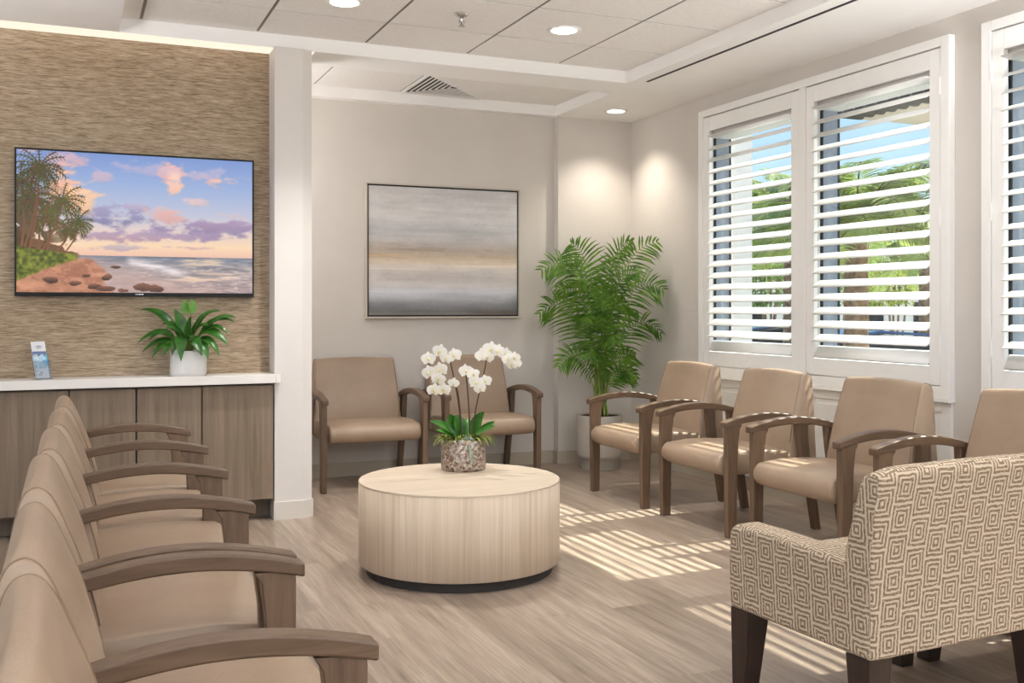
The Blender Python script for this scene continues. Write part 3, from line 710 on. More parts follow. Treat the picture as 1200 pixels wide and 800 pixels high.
# ------------------------------------------------------------------ plants
def bez(p0, p1, p2, p3, n):
    p0, p1, p2, p3 = map(Vector, (p0, p1, p2, p3)); out = []
    for k in range(n + 1):
        u = k / n; out.append(p0 * (1 - u) ** 3 + p1 * 3 * u * (1 - u) ** 2 + p2 * 3 * u * u * (1 - u) + p3 * u ** 3)
    return out
def frond(mb, pts, leaflen, width, rr, pairs=24, start=.18, droop=.5, clampf=None, stemr=.005, spread=1.0, twist=0.0):
    """feather frond: rachis tube plus paired folded leaflets"""
    n = len(pts) - 1
    mb.tube(pts, [stemr * (1 - .8 * k / n) for k in range(n + 1)], 6, 1)
    for i in range(pairs):
        u = start + (1 - start) * (i + .5) / pairs; f = u * n; k = min(int(f), n - 1); p = pts[k].lerp(pts[k + 1], f - k)
        d = (pts[k + 1] - pts[k]).normalized(); sd = d.cross(Vector((0, 0, 1)))
        sd = sd.normalized() if sd.length > .05 else RT.copy()
        up = sd.cross(d).normalized()
        sd, up = sd * math.cos(twist) + up * math.sin(twist), up * math.cos(twist) - sd * math.sin(twist)
        v = (u - start) / (1 - start); L = leaflen * (math.sin(PI * (.18 + .78 * v)) ** .8) * rr.uniform(.88, 1.1)
        for sg in (-1, 1):
            fwd = (.34 + .6 * v) + rr.uniform(-.1, .1)
            dr = (sd * sg * spread + d * fwd + up * (.30 * (1 - v) + rr.uniform(-.1, .12))).normalized()
            wv = d.cross(dr).cross(dr).normalized() if d.cross(dr).length > .01 else up
            nrm = dr.cross(wv)
            rows = []
            for q, wq in ((0, .35), (.3, 1), (.65, .8), (1, .04)):
                c_ = p + dr * L * q + Vector((0, 0, -1)) * droop * L * q * q
                w_ = width * wq * .5
                rows.append((c_ - wv * w_, c_ - nrm * w_ * .35, c_ + wv * w_))
            vs = [x for r_ in rows for x in r_]
            if clampf: vs = [clampf(x) for x in vs]
            fs = []
            for q in range(3):
                for j in range(2): fs.append((q * 3 + j, q * 3 + j + 1, q * 3 + j + 4, q * 3 + j + 3))
            mb.add(vs, fs, 0)
def leaf(mb, pts, width, up, shape=.5, fold=.25, mi=0):
    n = len(pts) - 1; rows = []
    for k, p in enumerate(pts):
        u = k / n; d = (pts[min(k + 1, n)] - pts[max(k - 1, 0)]).normalized()
        sd = d.cross(up); sd = sd.normalized() if sd.length > 1e-3 else RT.copy(); nn = sd.cross(d)
        w = width * .5 * (math.sin(PI * min(1, (u * .97 + .015)) ** shape) ** .85 if u < 1 else 0.0)
        w = max(w, .0006)
        rows.append([p - sd * w + nn * w * fold, p - sd * w * .5 + nn * w * fold * .35, p, p + sd * w * .5 + nn * w * fold * .35, p + sd * w + nn * w * fold])
    vs = [x for r_ in rows for x in r_]; fs = []
    for k in range(n):
        for j in range(4): fs.append((k * 5 + j, k * 5 + j + 1, k * 5 + j + 6, k * 5 + j + 5))
    mb.add(vs, fs, mi)

# areca palm in the corner
PXc, PYc = 3.745, 6.94
pt = thing('potted_palm', 'tall feathery palm in a pale grey planter in the corner', 'plant', (PXc, PYc, 0))
MB().lathe([(.150, 0), (.152, .004), (.152, .066), (.160, .078), (.174, .092), (.176, .11), (.176, .405), (.172, .41), (.161, .41), (.159, .37)], n=56, caps=True).build('planter', M['potgrey'], pt, smooth=True)
MB().lathe([(.159, .398), (.1, .402), (.02, .404)], n=32).build('soil', M['soil'], pt, smooth=True)
pr_ = random.Random(11)
def clampw(v):
    return Vector((min(v.x, XW - .03 - PXc), min(v.y, YBUMP - .03 - PYc), v.z))
S = 7.86 / 1197
def hz(u, v, d=0):    # picture pixel to a point of the plant, d metres nearer than the pot
    return RT * ((u - 702) * S) - FW * d + Vector((0, 0, CAMZ + (HOR - v) * S))
FR = [  # base (u,v,d), two controls, tip, leaflet length
    ((699, 455, .0), (690, 350, .0), (672, 285, .05), (632, 318, .12), .17),
    ((701, 455, .0), (700, 350, .0), (690, 292, .03), (668, 286, .05), .17),
    ((704, 455, -.01), (712, 350, 0), (728, 288, 0), (768, 284, .10), .17),
    ((706, 455, .02), (716, 370, .05), (738, 312, .08), (774, 340, .14), .18),
    ((697, 460, .02), (690, 390, .06), (664, 330, .12), (630, 368, .18), .17),
    ((708, 460, .03), (716, 410, .08), (738, 350, .12), (770, 390, .2), .17),
    ((698, 470, .04), (690, 430, .1), (672, 395, .15), (652, 428, .2), .13),
    ((708, 470, .04), (714, 440, .1), (724, 420, .12), (742, 442, .18), .11),
    ((702, 455, .02), (703, 350, .06), (706, 300, .1), (722, 300, .2), .16),
    ((702, 455, .02), (698, 360, .08), (690, 318, .16), (676, 330, .26), .16),
    ((704, 460, .04), (708, 380, .1), (716, 340, .18), (730, 360, .28), .15),
    ((700, 460, .04), (696, 390, .1), (690, 352, .2), (680, 378, .3), .15),
    ((702, 465, .05), (704, 410, .1), (708, 376, .2), (716, 400, .3), .14),
    ((703, 455, -.02), (706, 340, -.04), (716, 284, -.08), (742, 282, -.12), .15),
    ((700, 455, -.02), (695, 340, -.04), (684, 300, -.08), (656, 306, -.1), .15),
    ((702, 465, .04), (699, 420, .1), (692, 392, .2), (686, 418, .27), .12),
    ((705, 455, .0), (708, 360, .0), (718, 318, .05), (748, 318, .1), .15),
    ((699, 455, .0), (694, 370, .02), (684, 335, .06), (650, 338, .1), .15),
    ((706, 470, .05), (712, 440, .12), (722, 404, .2), (738, 414, .26), .12),
    ((703, 462, .05), (703, 400, .12), (702, 340, .2), (700, 336, .28), .14),
]
for (b0, b1_, b2_, tp, LL) in FR:
    b = MB(); frond(b, bez(hz(*b0), hz(*b1_), hz(*b2_), hz(*tp), 14), LL * 1.5, .0165, pr_, 22, .22, .30, clampw, .0045, 1.2, pr_.choice((-1, 1)) * pr_.uniform(.7, 1.25) * (1 if abs(tp[0] - 702) > 25 else .3))
    b.build('frond', [M['palmleaf'], M['palmstem']], pt, smooth=True, recalc=False)
for k in range(16):
    a = pr_.uniform(0, 2 * PI); r0 = pr_.uniform(.01, .085); b = MB()
    p0 = Vector((r0 * math.cos(a), r0 * math.sin(a), .398)); top = hz(702 + pr_.uniform(-9, 9), pr_.uniform(405, 462), pr_.uniform(-.02, .06))
    b.tube(bez(p0, p0 + Vector((0, 0, .15)), top - Vector((0, 0, .15)), top, 8), [.008 * (1 - .06 * q) for q in range(9)], 8)
    b.build('cane', M['palmstem'], pt, smooth=True)

# leafy plant on the ledge
LXc, LYc = .617, 6.02
lp = thing('potted_plant', 'leafy green plant in a white pot on the ledge below the television', 'plant', (LXc, LYc, .845))
MB().lathe([(.094, 0), (.098, .004), (.1, .02), (.1, .138), (.097, .142), (.09, .139), (.088, .11)], n=48).build('pot', M['potwhite'], lp, smooth=True)
MB().lathe([(.089, .118), (.04, .124), (.004, .125)], n=24).build('soil', M['soil'], lp, smooth=True)
LS = 5.777 / 1197 / 7.27
def lz(x, y, d=0): return RT * ((x - 450) * LS * 1.06) - FW * d + Vector((0, 0, .14 + (510 - y) * LS * 1.05))
TIPS = [((75, 180), (230, 160), .02, .055), ((75, 450), (230, 300), .07, .06), ((120, 525), (250, 390), .09, .055), ((215, 562), (290, 400), .11, .05), ((310, 548), (340, 400), .12, .05), ((382, 545), (390, 380), .13, .045),
        ((462, 588), (440, 330), .15, .062), ((612, 545), (530, 360), .12, .06), ((656, 575), (620, 400), .11, .045), ((732, 545), (640, 360), .08, .05), ((788, 468), (640, 280), .04, .07), ((766, 375), (680, 250), .0, .04),
        ((816, 282), (660, 200), -.03, .045), ((826, 248), (700, 190), -.04, .045), ((350, 172), (400, 260), .03, .055), ((232, 300), (330, 260), .0, .045), ((175, 432), (260, 310), .1, .045), ((700, 190), (560, 180), -.02, .05),
        ((500, 225), (480, 320), .06, .055), ((590, 240), (540, 280), .05, .05), ((400, 300), (420, 350), .11, .06), ((540, 400), (520, 360), .13, .05), ((640, 300), (560, 290), .06, .055), ((300, 330), (370, 300), .07, .05)]
lr = random.Random(5)
for (tx, ty), (mx, my), d, w in TIPS:
    b = MB(); base = lz(450 + (tx - 450) * .09, 520, .02 + d * .2)
    ang_ = bez(base, lz(450 + (mx - 450) * .45, (my + 470) / 2 - 30, d * .4), lz(mx, my, d * .75), lz(tx, ty, d), 14)
    b.tube(ang_[:6], .0028, 6, 1)
    leaf(b, ang_[4:], w * 1.2, Vector((0, 0, 1)) - FW * .5, .75, .22)
    for i_, vv in enumerate(b.v):
        wp = Vector(vv) + Vector((LXc, LYc, 0))
        if wp.y > YF - .012: b.v[i_] = (vv[0], YF - .012 - LYc, vv[2])
    b.build('leaf', [M['lilyleaf'], M['palmstem']], lp, smooth=True, recalc=False)
b = MB(); st = bez(lz(450, 515, .03), lz(462, 380, .03), lz(470, 260, .03), lz(468, 190, .03), 10); b.tube(st, .003, 6, 1)
for sx in (-1, 1):
    leaf(b, bez(lz(468, 195, .03), lz(468 + sx * 30, 175, .035), lz(468 + sx * 42, 130, .03), lz(468 + sx * 18, 92, .025), 10), .055, -FW + RT * sx * .3, .6, .3)
b.build('upright_leaf', [leafmat('young_leaf', (70, 130, 46), (120, 172, 74), .35, .3), M['palmstem']], lp, smooth=True, recalc=False)

# orchid on the table
OXc, OYc = 1.80, 4.76
op = thing('potted_orchid', 'white orchid with four flower spikes in a silver mosaic pot on the coffee table', 'plant', (OXc, OYc, TZ))
MB().lathe([(.104, 0), (.109, .004), (.111, .02), (.111, .15), (.108, .154), (.100, .15), (.099, .12)], n=56).build('pot', M['mosaic'], op, smooth=True)
MB().lathe([(.1, .125), (.05, .14), (.005, .145)], n=24).build('soil', M['soil'], op, smooth=True)
OS = 5.09 / 1197 / 4.447
def oz(x, y, d=0): return RT * ((x - 281) * OS) - FW * d + Vector((0, 0, CAMZ - TZ + (HOR - (390 + y / 4.447)) * 5.09 / 1197))
orr = random.Random(9)
mo = MB()
for k in range(230):
    a = orr.uniform(0, 2 * PI); r0 = orr.uniform(.03, .105); p = Vector((r0 * math.cos(a), r0 * math.sin(a), .143 + .01 * orr.random()))
    o_ = Vector((math.cos(a), math.sin(a), 0)); L = orr.uniform(.02, .05); q = p + o_ * L * orr.uniform(.2, 1) + Vector((orr.uniform(-.02, .02), orr.uniform(-.02, .02), orr.uniform(-.01, .028)))
    if q.xy.length > .1: q.z = max(q.z - .012, .12)
    leaf(mo, bez(p, p + Vector((0, 0, .02)), q + Vector((0, 0, .015)), q, 4), .010, Vector((0, 0, 1)), .8, .2)
for k in range(24):
    a = -1.0 + orr.uniform(-.5, .5) if k % 2 else PI + .2 + orr.uniform(-.5, .5); p = Vector((.08 * math.cos(a), .08 * math.sin(a), .15)); o_ = Vector((math.cos(a), math.sin(a), 0))
    L = orr.uniform(.05, .085); leaf(mo, bez(p, p + o_ * L * .5 + Vector((0, 0, .03)), p + o_ * L + Vector((0, 0, .02)), p + o_ * L * 1.25 + Vector((0, 0, -.03 * orr.random())), 6), .013, Vector((0, 0, 1)), .7, .3)
mo.build('moss', M['moss'], op, smooth=True, recalc=False)
ap = MB()
for k in range(26):
    a = orr.uniform(0, 2 * PI); p = oz(300, 545, .095); L = orr.uniform(.025, .05); o_ = (RT * math.cos(a) - FW * .5 + Vector((0, 0, math.sin(a) + .2))).normalized()
    leaf(ap, bez(p, p + o_ * L * .4, p + o_ * L * .8 - Vector((0, 0, .004)), p + o_ * L - Vector((0, 0, .014)), 5), .006, Vector((0, 0, 1)) - FW, .7, .3)
p = oz(312, 560, .116)
for k in range(3): ap.tube(bez(p, oz(318 + 5 * k, 590, .122), oz(326 + 6 * k, 640, .122), oz(330 + 9 * k, 690 - 25 * k, .12), 8), .0022, 5)
ap.build('air_plant', M['airplant'], op, smooth=True, recalc=False)
for (x0, y0, d0), (x1, y1, d1), (x2, y2, d2), w in (((255, 540, .02), (200, 480, .06), (112, 448, .08), .055), ((262, 540, .0), (215, 470, .02), (215, 418, .03), .07), ((272, 540, .02), (262, 450, .03), (240, 425, .02), .05),
        ((335, 540, .0), (352, 460, .01), (392, 408, .02), .062), ((330, 540, .03), (385, 500, .08), (452, 470, .1), .045), ((330, 545, .0), (400, 490, .03), (446, 456, .02), .04), ((290, 540, -.03), (290, 480, -.06), (300, 455, -.09), .05), ((262, 545, .04), (190, 505, .1), (150, 490, .13), .04)):
    b = MB(); A, B_, Cc = oz(x0, y0, d0), oz(x1, y1, d1), oz(x2, y2, d2)
    leaf(b, bez(A, A.lerp(B_, .7), B_.lerp(Cc, .4), Cc, 12), w * 1.3, Vector((0, 0, 1)) - FW * .55, .8, .3); b.build('leaf', M['orchleaf'], op, smooth=True, recalc=False)
def bloom(parent, c, face, size):
    """phalaenopsis flower: two broad petals, three sepals, a small lip"""
    b = MB(); n = face.normalized(); r = n.cross(Vector((0, 0, 1))).normalized() * -1; u = r.cross(n) * -1
    u = (Vector((0, 0, 1)) - n * n.z).normalized(); rot = orr.uniform(-.35, .35); r, u = r * math.cos(rot) + u * math.sin(rot), u * math.cos(rot) - r * math.sin(rot)
    def petal(ang, L, W, cup, off):
        d = r * math.cos(ang) + u * math.sin(ang); s_ = n.cross(d)
        rows = []; N = 7
        for k in range(N):
            q = k / (N - 1); w = W * .5 * math.sin(PI * min(.99, .06 + .9 * q ** .8)) ** .6 * (1 if q < 1 else .35); cc = c + n * (off - cup * L * q * q) + d * L * q
            rows.append([cc - s_ * w - n * w * .12, cc + n * .001, cc + s_ * w - n * w * .12])
        vs = [x for rw in rows for x in rw]; fs = []
        for k in range(N - 1):
            for j in range(2): fs.append((k * 3 + j, k * 3 + j + 1, k * 3 + j + 4, k * 3 + j + 3))
        b.add(vs, fs, 0)
    for a_ in (PI / 2, PI * 1.5 - .75, PI * 1.5 + .75): petal(a_, size * .5, size * .34, .12, 0)
    for a_ in (.12, PI - .12): petal(a_, size * .54, size * .62, .05, .003)
    tip = c + n * size * .22 - u * size * .12
    b.tube([c + n * .002, c + n * size * .12 - u * size * .03, tip, tip - u * size * .1 + n * .002], [size * .05, size * .075, size * .06, size * .015], 7, 1)
    b.build('bloom', [M['petal'], M['lip']], parent, smooth=True, recalc=False)
SP = [  # spike path, blooms (x, y, depth, size)
    ([(268, 545, .02), (262, 400, .02), (240, 260, .04), (214, 140, .05), (190, 92, .06), (130, 110, .08), (105, 190, .10)],
     [(165, 92, .08, .062), (238, 112, .05, .060), (108, 128, .09, .058), (112, 196, .12, .060), (170, 182, .11, .062), (196, 128, .08, .05)]),
    ([(272, 545, .03), (268, 420, .04), (255, 300, .06), (238, 262, .08), (190, 262, .1), (150, 270, .12)],
     [(162, 228, .13, .058), (188, 282, .13, .058), (140, 284, .14, .058), (236, 252, .09, .046)]),
    ([(318, 545, .03), (312, 400, .04), (306, 300, .05), (300, 215, .06), (320, 195, .07), (350, 215, .09)],
     [(298, 190, .09, .056), (336, 206, .10, .052), (352, 246, .12, .058), (398, 240, .11, .052), (372, 276, .13, .048)]),
    ([(332, 545, .0), (342, 420, .0), (366, 300, .0), (392, 190, .0), (410, 120, .0), (470, 88, .01), (530, 130, .03)],
     [(380, 112, .03, .060), (424, 82, .03, .066), (462, 92, .03, .060), (408, 122, .05, .052), (503, 106, .03, .054), (545, 124, .05, .05), (534, 160, .06, .05), (512, 132, .05, .05), (560, 152, .05, .042)]),
]
for path, bl in SP:
    pts = [oz(*p) for p in path]; fine = []
    for k in range(len(pts) - 1):
        p_, q_ = pts[max(k - 1, 0)], pts[min(k + 2, len(pts) - 1)]
        fine += bez(pts[k], pts[k] + (pts[k + 1] - p_) / 6, pts[k + 1] - (q_ - pts[k]) / 6, pts[k + 1], 5)[:-1]
    fine.append(pts[-1])
    stem_ = MB().tube(fine, [.0042 * (1 - .55 * k / len(fine)) for k in range(len(fine))], 7).build('flower_spike', M['spike'], op, smooth=True)
    for x, y, d, s_ in bl:
        bloom(stem_, oz(x, y, d + .012), -FW + RT * orr.uniform(-.45, .35) + Vector((0, 0, orr.uniform(-.35, .15))), s_ * 1.22)

# ------------------------------------------------------------------ brochure holder
bh = thing('brochure_holder', 'clear acrylic holder with a white and blue leaflet, on the ledge', 'brochure holder', (-.122, 5.985, .845), math.radians(33))
lean = .25
def slab(w0, w1, z0, z1, y, th, sk=0):
    return [(w0 + sk * z0, y + lean * z0, z0), (w1 + sk * z0, y + lean * z0, z0), (w1 + sk * z0, y + lean * z0 + th, z0), (w0 + sk * z0, y + lean * z0 + th, z0)], [(w0 + sk * z1, y + lean * z1, z1), (w1 + sk * z1, y + lean * z1, z1), (w1 + sk * z1, y + lean * z1 + th, z1), (w0 + sk * z1, y + lean * z1 + th, z1)]
sk = -.0
h_ = MB().loft(list(slab(-.044, .044, .0, .17, .012, .002))).loft(list(slab(-.044, .044, .0, .10, -.012, .002))).box(-.044, .044, -.012, .05, 0, .003).loft(list(slab(-.044, -.042, .0, .10, -.010, .022))).loft(list(slab(.042, .044, .0, .10, -.010, .022)))
h_.loft([[(-.044, .012, .003), (.044, .012, .003), (.044, .014, .003), (-.044, .014, .003)], [(-.044, .05, .003), (.044, .05, .003), (.044, .052, .003), (-.044, .052, .003)]])
h_.build('acrylic_stand', M['acrylic'], bh)
P = Pic(40, 110, .36); P.p[:] = (240, 240, 244); X, Y = P.X, P.Y
nn = fbm(40, 110, 6, 12, 77)
for yy, x0, x1, cc in ((.13, .18, .82, (150, 156, 178)), (.19, .3, .7, (190, 194, 206))): P.over(((abs(Y - yy) < .018) & (X > x0) & (X < x1) & (nn > .38)).astype(float), cc)
P.over(((Y > .27) & (Y < .40)).astype(float) * .85, (86, 108, 156)); P.over(((Y >= .40) & (Y < .80)).astype(float), np.stack([150 + 70 * nn, 196 + 40 * nn, 226 + 14 * nn], -1)); P.over(((Y > .36) & (Y < .66) & (X > .62)).astype(float) * .8, (96, 182, 232))
P.over(((nn > .56) & (Y > .34) & (Y < .8)).astype(float) * .7, (232, 240, 244)); P.over(((Y > .74) & (Y < .97)).astype(float), (236, 238, 242)); P.over(((nn > .6) & (Y > .78) & (Y < .93)).astype(float) * .5, (130, 140, 160))
o = P.mesh('leaflet', .08, .20, vcol('printed_leaflet', .5), bh, (0, .010 + lean * .103, .104)); o.rotation_euler = (-math.atan(lean), 0, 0)
bk = MB().box(-.04, .04, .0004, .003, -.1, .1).build('leaflet_stack', paint('leaflet_paper', (228, 228, 232)), bh); bk.location = o.location; bk.rotation_euler = o.rotation_euler

# ------------------------------------------------------------------ outdoors beyond the windows
GZ = -.75
struct(MB().box(XW + .3, 70, -30, 80, GZ - .2, GZ).box(-60, XLEFT - .3, -30, 40, GZ - .2, GZ).box(XLEFT - .3, XW + .3, -30, YREAR - .3, GZ - .2, GZ).build('ground_outside', paint('pale_parking_lot', (206, 202, 196), .9, .06, .1, .8)), 'pale paved ground outside the windows', 'ground')
ea = MB().box(7.2, 9.4, -2, 8.3, 3.19, 3.27).box(9.2, 9.4, -2, -1.8, GZ, 3.19).box(9.2, 9.4, 8.1, 8.3, GZ, 3.19)  # eave moved outward as a canopy so it does not block the sun
struct(ea.build('moved_eave_canopy', paint('beige_canopy', (196, 180, 162))), 'beige eave moved outward as a canopy outside the windows', 'roof')
ev = MB()
for k in range(68):
    y = -1.9 + k * .15; ev.lathe([(.06, 0), (.06, .3)], 0, 0, 10); n_ = 20; ev.v[-n_:] = [(7.12 + z_, y + x_, 3.2 + y_ * .85) for x_, y_, z_ in ev.v[-n_:]]
struct(ev.build('roof_tiles', paint('dark_clay_roof_tiles', (60, 52, 46))), 'dark curved eave tiles set along the moved canopy outside', 'roof')
struct(MB().box(4.60, 4.78, 6.42, 6.62, GZ, 2.7).build('pillar_outside', M['column']), 'white porch pillar outside the window', 'pillar')
M['palmout'] = leafmat('date_palm_frond', (86, 112, 48), (174, 184, 104), .5, .55, .8)
M['bushleaf'] = leafmat('shrub_leaf', (72, 102, 46), (146, 166, 92), .55, .45, .7)
M['bushleaf2'] = leafmat('yellow_green_shrub_leaf', (122, 136, 54), (190, 192, 100), .55, .45, .7)
M['bark'] = paint('palm_bark', (128, 106, 86), .9, .25, .1, 14, .6)
def at(u, D, z):   # point seen at picture column u, D metres deep, height z
    dx = (u - 600) / FPX; p = FW * D + RT * (dx * D); return Vector((p.x, p.y, z))
def out_palm(u, D, top, rad, seed, label, nf=34, tr=.22):
    rr = random.Random(seed); base = at(u, D, GZ)
    t = thing('palm_tree', label, 'tree', base, 0, 'palm trees outside the windows'); H = top - GZ
    prof = [(tr * 1.25 * (1 - .25 * k / 24) * (1 + .08 * (k % 2)), H * k / 24) for k in range(25)]
    MB().lathe(prof, n=16).build('trunk', M['bark'], t, smooth=False)
    b = MB()
    for k in range(nf):
        a = 2 * PI * k * .381966 + rr.uniform(-.2, .2); e = rr.uniform(-.2, 1.4); L = rad * rr.uniform(.85, 1.15); o_ = Vector((math.cos(a), math.sin(a), 0)); p0 = Vector((0, 0, H)) + o_ * tr * .6
        p1 = p0 + (o_ * math.cos(e) + Vector((0, 0, math.sin(e)))) * L * .4; p3 = p0 + o_ * L * (.55 + .45 * math.cos(e)) + Vector((0, 0, L * (math.sin(e) * .75 - .35))); p2 = p1.lerp(p3, .5) + Vector((0, 0, L * .16))
        frond(b, bez(p0, p1, p2, p3, 12), rad * .25, .034 * rad / 1.6, rr, 40, .1, .25, None, .015, 1.0, rr.uniform(-.6, .6))
    b.build('crown', [M['palmout'], M['bark']], t, smooth=True, recalc=False); return t
out_palm(1003, 12.0, 2.2, 1.45, 1, 'stout date palm outside the right shutter panel, its trunk in view', 48, .13)
out_palm(1085, 21.0, 2.4, 1.8, 2, 'date palm outside at the right edge of the right shutter panel', 40, .13)
out_palm(928, 17.0, 2.5, 1.8, 3, 'tall palm outside the corner shutter panel', 40, .13)
def shrub(u, D, z0, h, r, seed, label, mat, n=1500, ls=.12):
    rr = random.Random(seed); t = thing('shrub', label, 'shrub', at(u, D, GZ), 0, 'shrubs outside the windows'); b = MB(); lumps = [(Vector((rr.uniform(-.6, .6) * r, rr.uniform(-.6, .6) * r, z0 + h * rr.uniform(.25, .8))), rr.uniform(.4, .65)) for _ in range(9)]
    for k in range(n):
        c0, q = rr.choice(lumps); d = Vector((rr.gauss(0, 1), rr.gauss(0, 1), rr.gauss(0, 1))).normalized(); p = c0 + Vector((d.x * r * q, d.y * r * q, d.z * h * .5 * q)) * rr.uniform(.75, 1.02)
        p.z = max(.05, p.z)
        o_ = (d + Vector((rr.uniform(-.7, .7), rr.uniform(-.7, .7), rr.uniform(-.3, .8)))).normalized(); L = ls * rr.uniform(.7, 1.3)
        leaf(b, [p, p + o_ * L * .5, p + o_ * L - Vector((0, 0, .1 * L))], ls * .45, d, .8, .2)
    b.build('foliage', mat, t, smooth=True, recalc=False)
    s = MB()
    for k in range(5): s.tube([(rr.uniform(-.1, .1), rr.uniform(-.1, .1), 0), (rr.uniform(-.3, .3) * r, rr.uniform(-.3, .3) * r, z0 + h * .5)], .03, 6)
    s.build('stems', M['bark'], t); return t
shrub(900, 24, 1.9, 2.3, 1.2, 11, 'tall leafy tree-like shrub outside the corner shutter panel', M['bushleaf'], 4200, .115)
shrub(968, 27, 1.9, 2.1, 1.3, 12, 'broad leafy shrub behind the stout date palm', M['bushleaf'], 4200, .115)
shrub(1046, 25, 1.9, 1.9, 1.3, 13, 'yellow-green shrub between the two date palms', M['bushleaf2'], 4200, .115)
shrub(1200, 15, 1.6, 2.2, 1.2, 15, 'leafy shrub outside the shutter cut by the right picture edge', M['bushleaf'], 1500, .16)
# pale building far behind
bl = thing('distant_building', 'low pale building across the parking lot outside', 'building', at(1000, 34, GZ), -YAW)
MB().box(-9, 9, 0, 5, 0, 3.0).build('walls', paint('pale_stucco', (226, 218, 204), .8), bl)
MB().box(-9.3, 9.3, -.3, 5.3, 3.0, 3.3).build('roof', paint('tan_roof', (188, 170, 150)), bl)
for k in range(9): MB().box(-8 + k * 2, -7 + k * 2, -.03, 0, 1.0, 2.2).build('window', M['darkmetal'], bl)
# parked cars
def car(u, D, rz, colour, label):
    t = thing('parked_car', label, 'car', at(u, D, GZ), rz, 'cars parked outside the windows'); body = paint('car_paint_' + label.split()[0], colour, .2, .01, .6, bump=0)
    lower = [(-2.15, .35), (-2.2, .6), (-2.05, .85), (-1.2, .95), (1.1, .98), (2.0, .88), (2.2, .65), (2.15, .35)]
    MB().loft([[(x, y, z) for x, z in lower] for y in (-.88, .88)]).build('body', body, t, bevel=.08, seg=3)
    cab_ = [(-1.55, .95), (-.95, 1.38), (-.3, 1.46), (.45, 1.42), (1.25, .97)]
    MB().loft([[(x * k, y, z if z < 1 else z) for x, z in cab_] for y, k in ((-.78, .98), (-.66, 1), (.66, 1), (.78, .98))]).build('cabin', M['darkmetal'], t, bevel=.05, seg=2)
    MB().loft([[(x, y, z) for x, z in [(-.95, 1.39), (-.3, 1.47), (.45, 1.43), (.4, 1.46), (-.3, 1.50), (-.98, 1.42)]] for y in (-.66, .66)]).build('roof', body, t)
    for x in (-1.35, 1.35):
        for y in (-.82, .82):
            w_ = MB().lathe([(.2, -.1), (.32, -.09), (.33, 0), (.32, .09), (.2, .1)], n=24).build('wheel', M['black'], t, smooth=True); w_.location = (x, y, .33); w_.rotation_euler = (PI / 2, 0, 0)
    t.scale = (1, 1, 1.12)
    return t
car(1030, 14.4, -YAW + .12, (46, 92, 150), 'blue car parked outside, low behind the right shutter panel')
car(918, 20, -YAW + .1, (92, 124, 160), 'grey-blue car parked outside, low behind the corner shutter panel')

# ------------------------------------------------------------------ light
sun = bpy.data.lights.new('sun', 'SUN'); sun.energy = 14.0; sun.angle = math.radians(.6); sun.color = (1.0, .93, .83)
so = bpy.data.objects.new('sun', sun); C.objects.link(so)
so.rotation_euler = Vector((-1, -.03, -1.16)).to_track_quat('-Z', 'Y').to_euler()
w = bpy.data.worlds.new('daylight_sky'); bpy.context.scene.world = w; w.use_nodes = True
nt = w.node_tree; bg = nt.nodes['Background']; tc = nt.nodes.new('ShaderNodeTexCoord'); sp_ = nt.nodes.new('ShaderNodeSeparateXYZ'); rp = nt.nodes.new('ShaderNodeValToRGB')
nt.links.new(tc.outputs['Generated'], sp_.inputs[0]); nt.links.new(sp_.outputs['Z'], rp.inputs['Fac']); nt.links.new(rp.outputs['Color'], bg.inputs['Color'])
el = rp.color_ramp.elements; el[0].position = 0; el[0].color = lin((200, 222, 242)); el[1].position = .5; el[1].color = lin((122, 180, 236)); bg.inputs['Strength'].default_value = 1.35
def portal(loc, rot, sx, sy):
    l = bpy.data.lights.new('window_daylight', 'AREA'); l.shape = 'RECTANGLE'; l.size = sx; l.size_y = sy; l.cycles.is_portal = True
    o = bpy.data.objects.new('window_daylight', l); C.objects.link(o); o.location = loc; o.rotation_euler = rot
portal((XLEFT - .05, 1.35, 1.25), (PI / 2, 0, -PI / 2), 5.7, 2.5)
portal((.65, YREAR - .05, 1.25), (-PI / 2, 0, 0), 4.5, 2.5)
portal((XW + .3, 5.07, 1.7), (0, PI / 2, 0), 1.7, 2.2)
portal((XW + .3, 2.58, 1.7), (0, PI / 2, 0), 1.7, 2.2)
def lamp(x, y, z, power, size=.16, spread=170, col=(1, .955, .9)):
    l = bpy.data.lights.new('unseen_ceiling_fill', 'AREA'); l.shape = 'DISK'; l.size = size; l.energy = power; l.color = col; l.spread = math.radians(spread)
    o = bpy.data.objects.new('unseen_ceiling_fill', l); C.objects.link(o); o.location = (x, y, z)
def spot(x, y, z, power, ang, blend, col=(1, .955, .9)):
    l = bpy.data.lights.new('downlight_beam', 'SPOT'); l.energy = power; l.spot_size = math.radians(ang); l.spot_blend = blend; l.shadow_soft_size = .03; l.color = col
    o = bpy.data.objects.new('downlight_beam', l); C.objects.link(o); o.location = (x, y, z)
for x, y in ((1.316, 5.232), (2.606, 5.257)): spot(x, y, TRAY - .03, 135, 92, 1.0, (1, .98, .95))
spot(3.853, 6.878, SOF - .03, 42, 112, .9, (1, .9, .78))
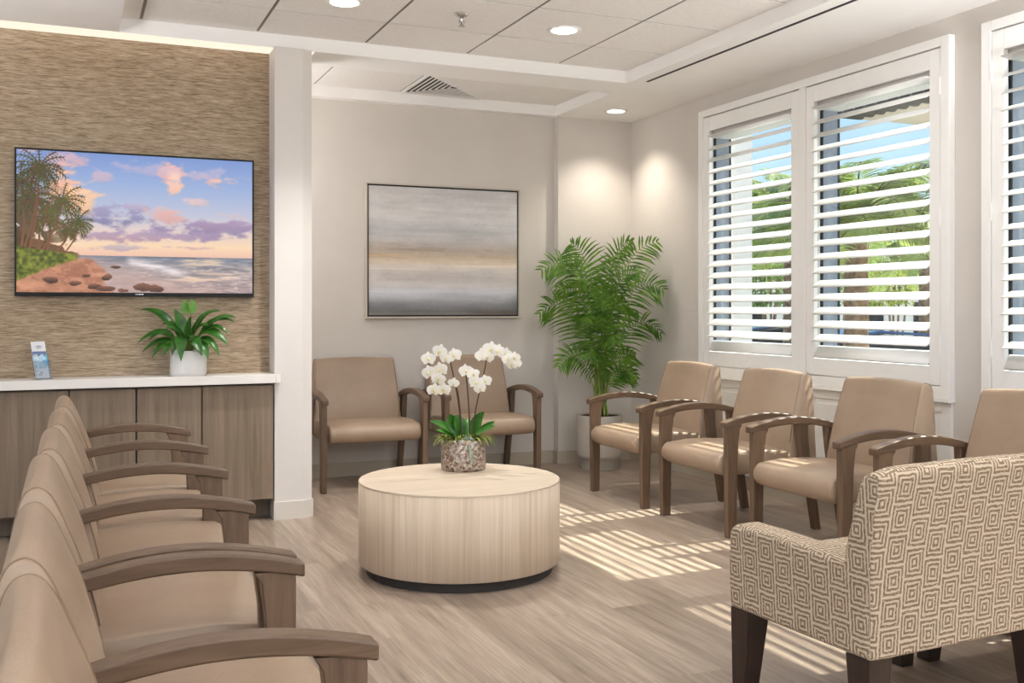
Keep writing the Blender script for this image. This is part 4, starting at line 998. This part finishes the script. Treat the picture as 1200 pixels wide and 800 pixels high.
for x, y in ((.68, 3.4), (1.95, 3.4), (3.1, 3.4)): lamp(x, y, TRAY - .012, 7, col=(.98, .985, 1))  # added unseen fill lights at ceiling height, without fixtures
# added unseen fill lights behind and beside the camera: points and upward spots
for x, y in ((-1.7, -1.6), (.6, -1.9), (2.6, -1.6)):
    l = bpy.data.lights.new('unseen_point_fill', 'POINT'); l.energy = 42; l.shadow_soft_size = .16; l.color = (.95, .975, 1)
    o = bpy.data.objects.new('unseen_point_fill', l); C.objects.link(o); o.location = (x, y, 2.2)
for x, y, e in ((-1.7, 4.5, 90), (-1.7, 2.2, 90), (-1.5, -.6, 90), (1.2, -.9, 150), (3.55, -.2, 150), (3.75, 1.9, 150)):
    l = bpy.data.lights.new('unseen_up_fill', 'SPOT'); l.energy = e; l.spot_size = math.radians(165); l.spot_blend = .4; l.shadow_soft_size = .14; l.color = (.94, .97, 1)
    o = bpy.data.objects.new('unseen_up_fill', l); C.objects.link(o); o.location = (x, y, 1.75); o.rotation_euler = (PI, 0, 0)

l = bpy.data.lights.new('unseen_alcove_fill', 'POINT'); l.energy = 26; l.shadow_soft_size = .15; l.color = (.98, .985, 1)  # added unseen light behind the feature wall, brightens back wall and recess
o = bpy.data.objects.new('unseen_alcove_fill', l); C.objects.link(o); o.location = (.75, 6.8, 2.1)

# ------------------------------------------------------------------ camera and view
cam = bpy.data.cameras.new('camera'); cam.sensor_width = 36; cam.lens = FPX / 1200 * 36; cam.shift_y = -(400 - HOR) / 1200; cam.clip_start = .05; cam.clip_end = 200
co = bpy.data.objects.new('camera', cam); C.objects.link(co); co.location = (0, 0, CAMZ); co.rotation_euler = (PI / 2, 0, -YAW)
sc = bpy.context.scene; sc.camera = co
sc.view_settings.view_transform = 'Standard'; sc.view_settings.look = 'None'; sc.view_settings.gamma = 1; sc.view_settings.use_curve_mapping = False; sc.view_settings.exposure = 0.15
try:
    sc.cycles.use_denoising = True; sc.cycles.max_bounces = 10; sc.cycles.diffuse_bounces = 6; sc.cycles.transparent_max_bounces = 16; sc.cycles.sample_clamp_indirect = 6
except Exception: pass
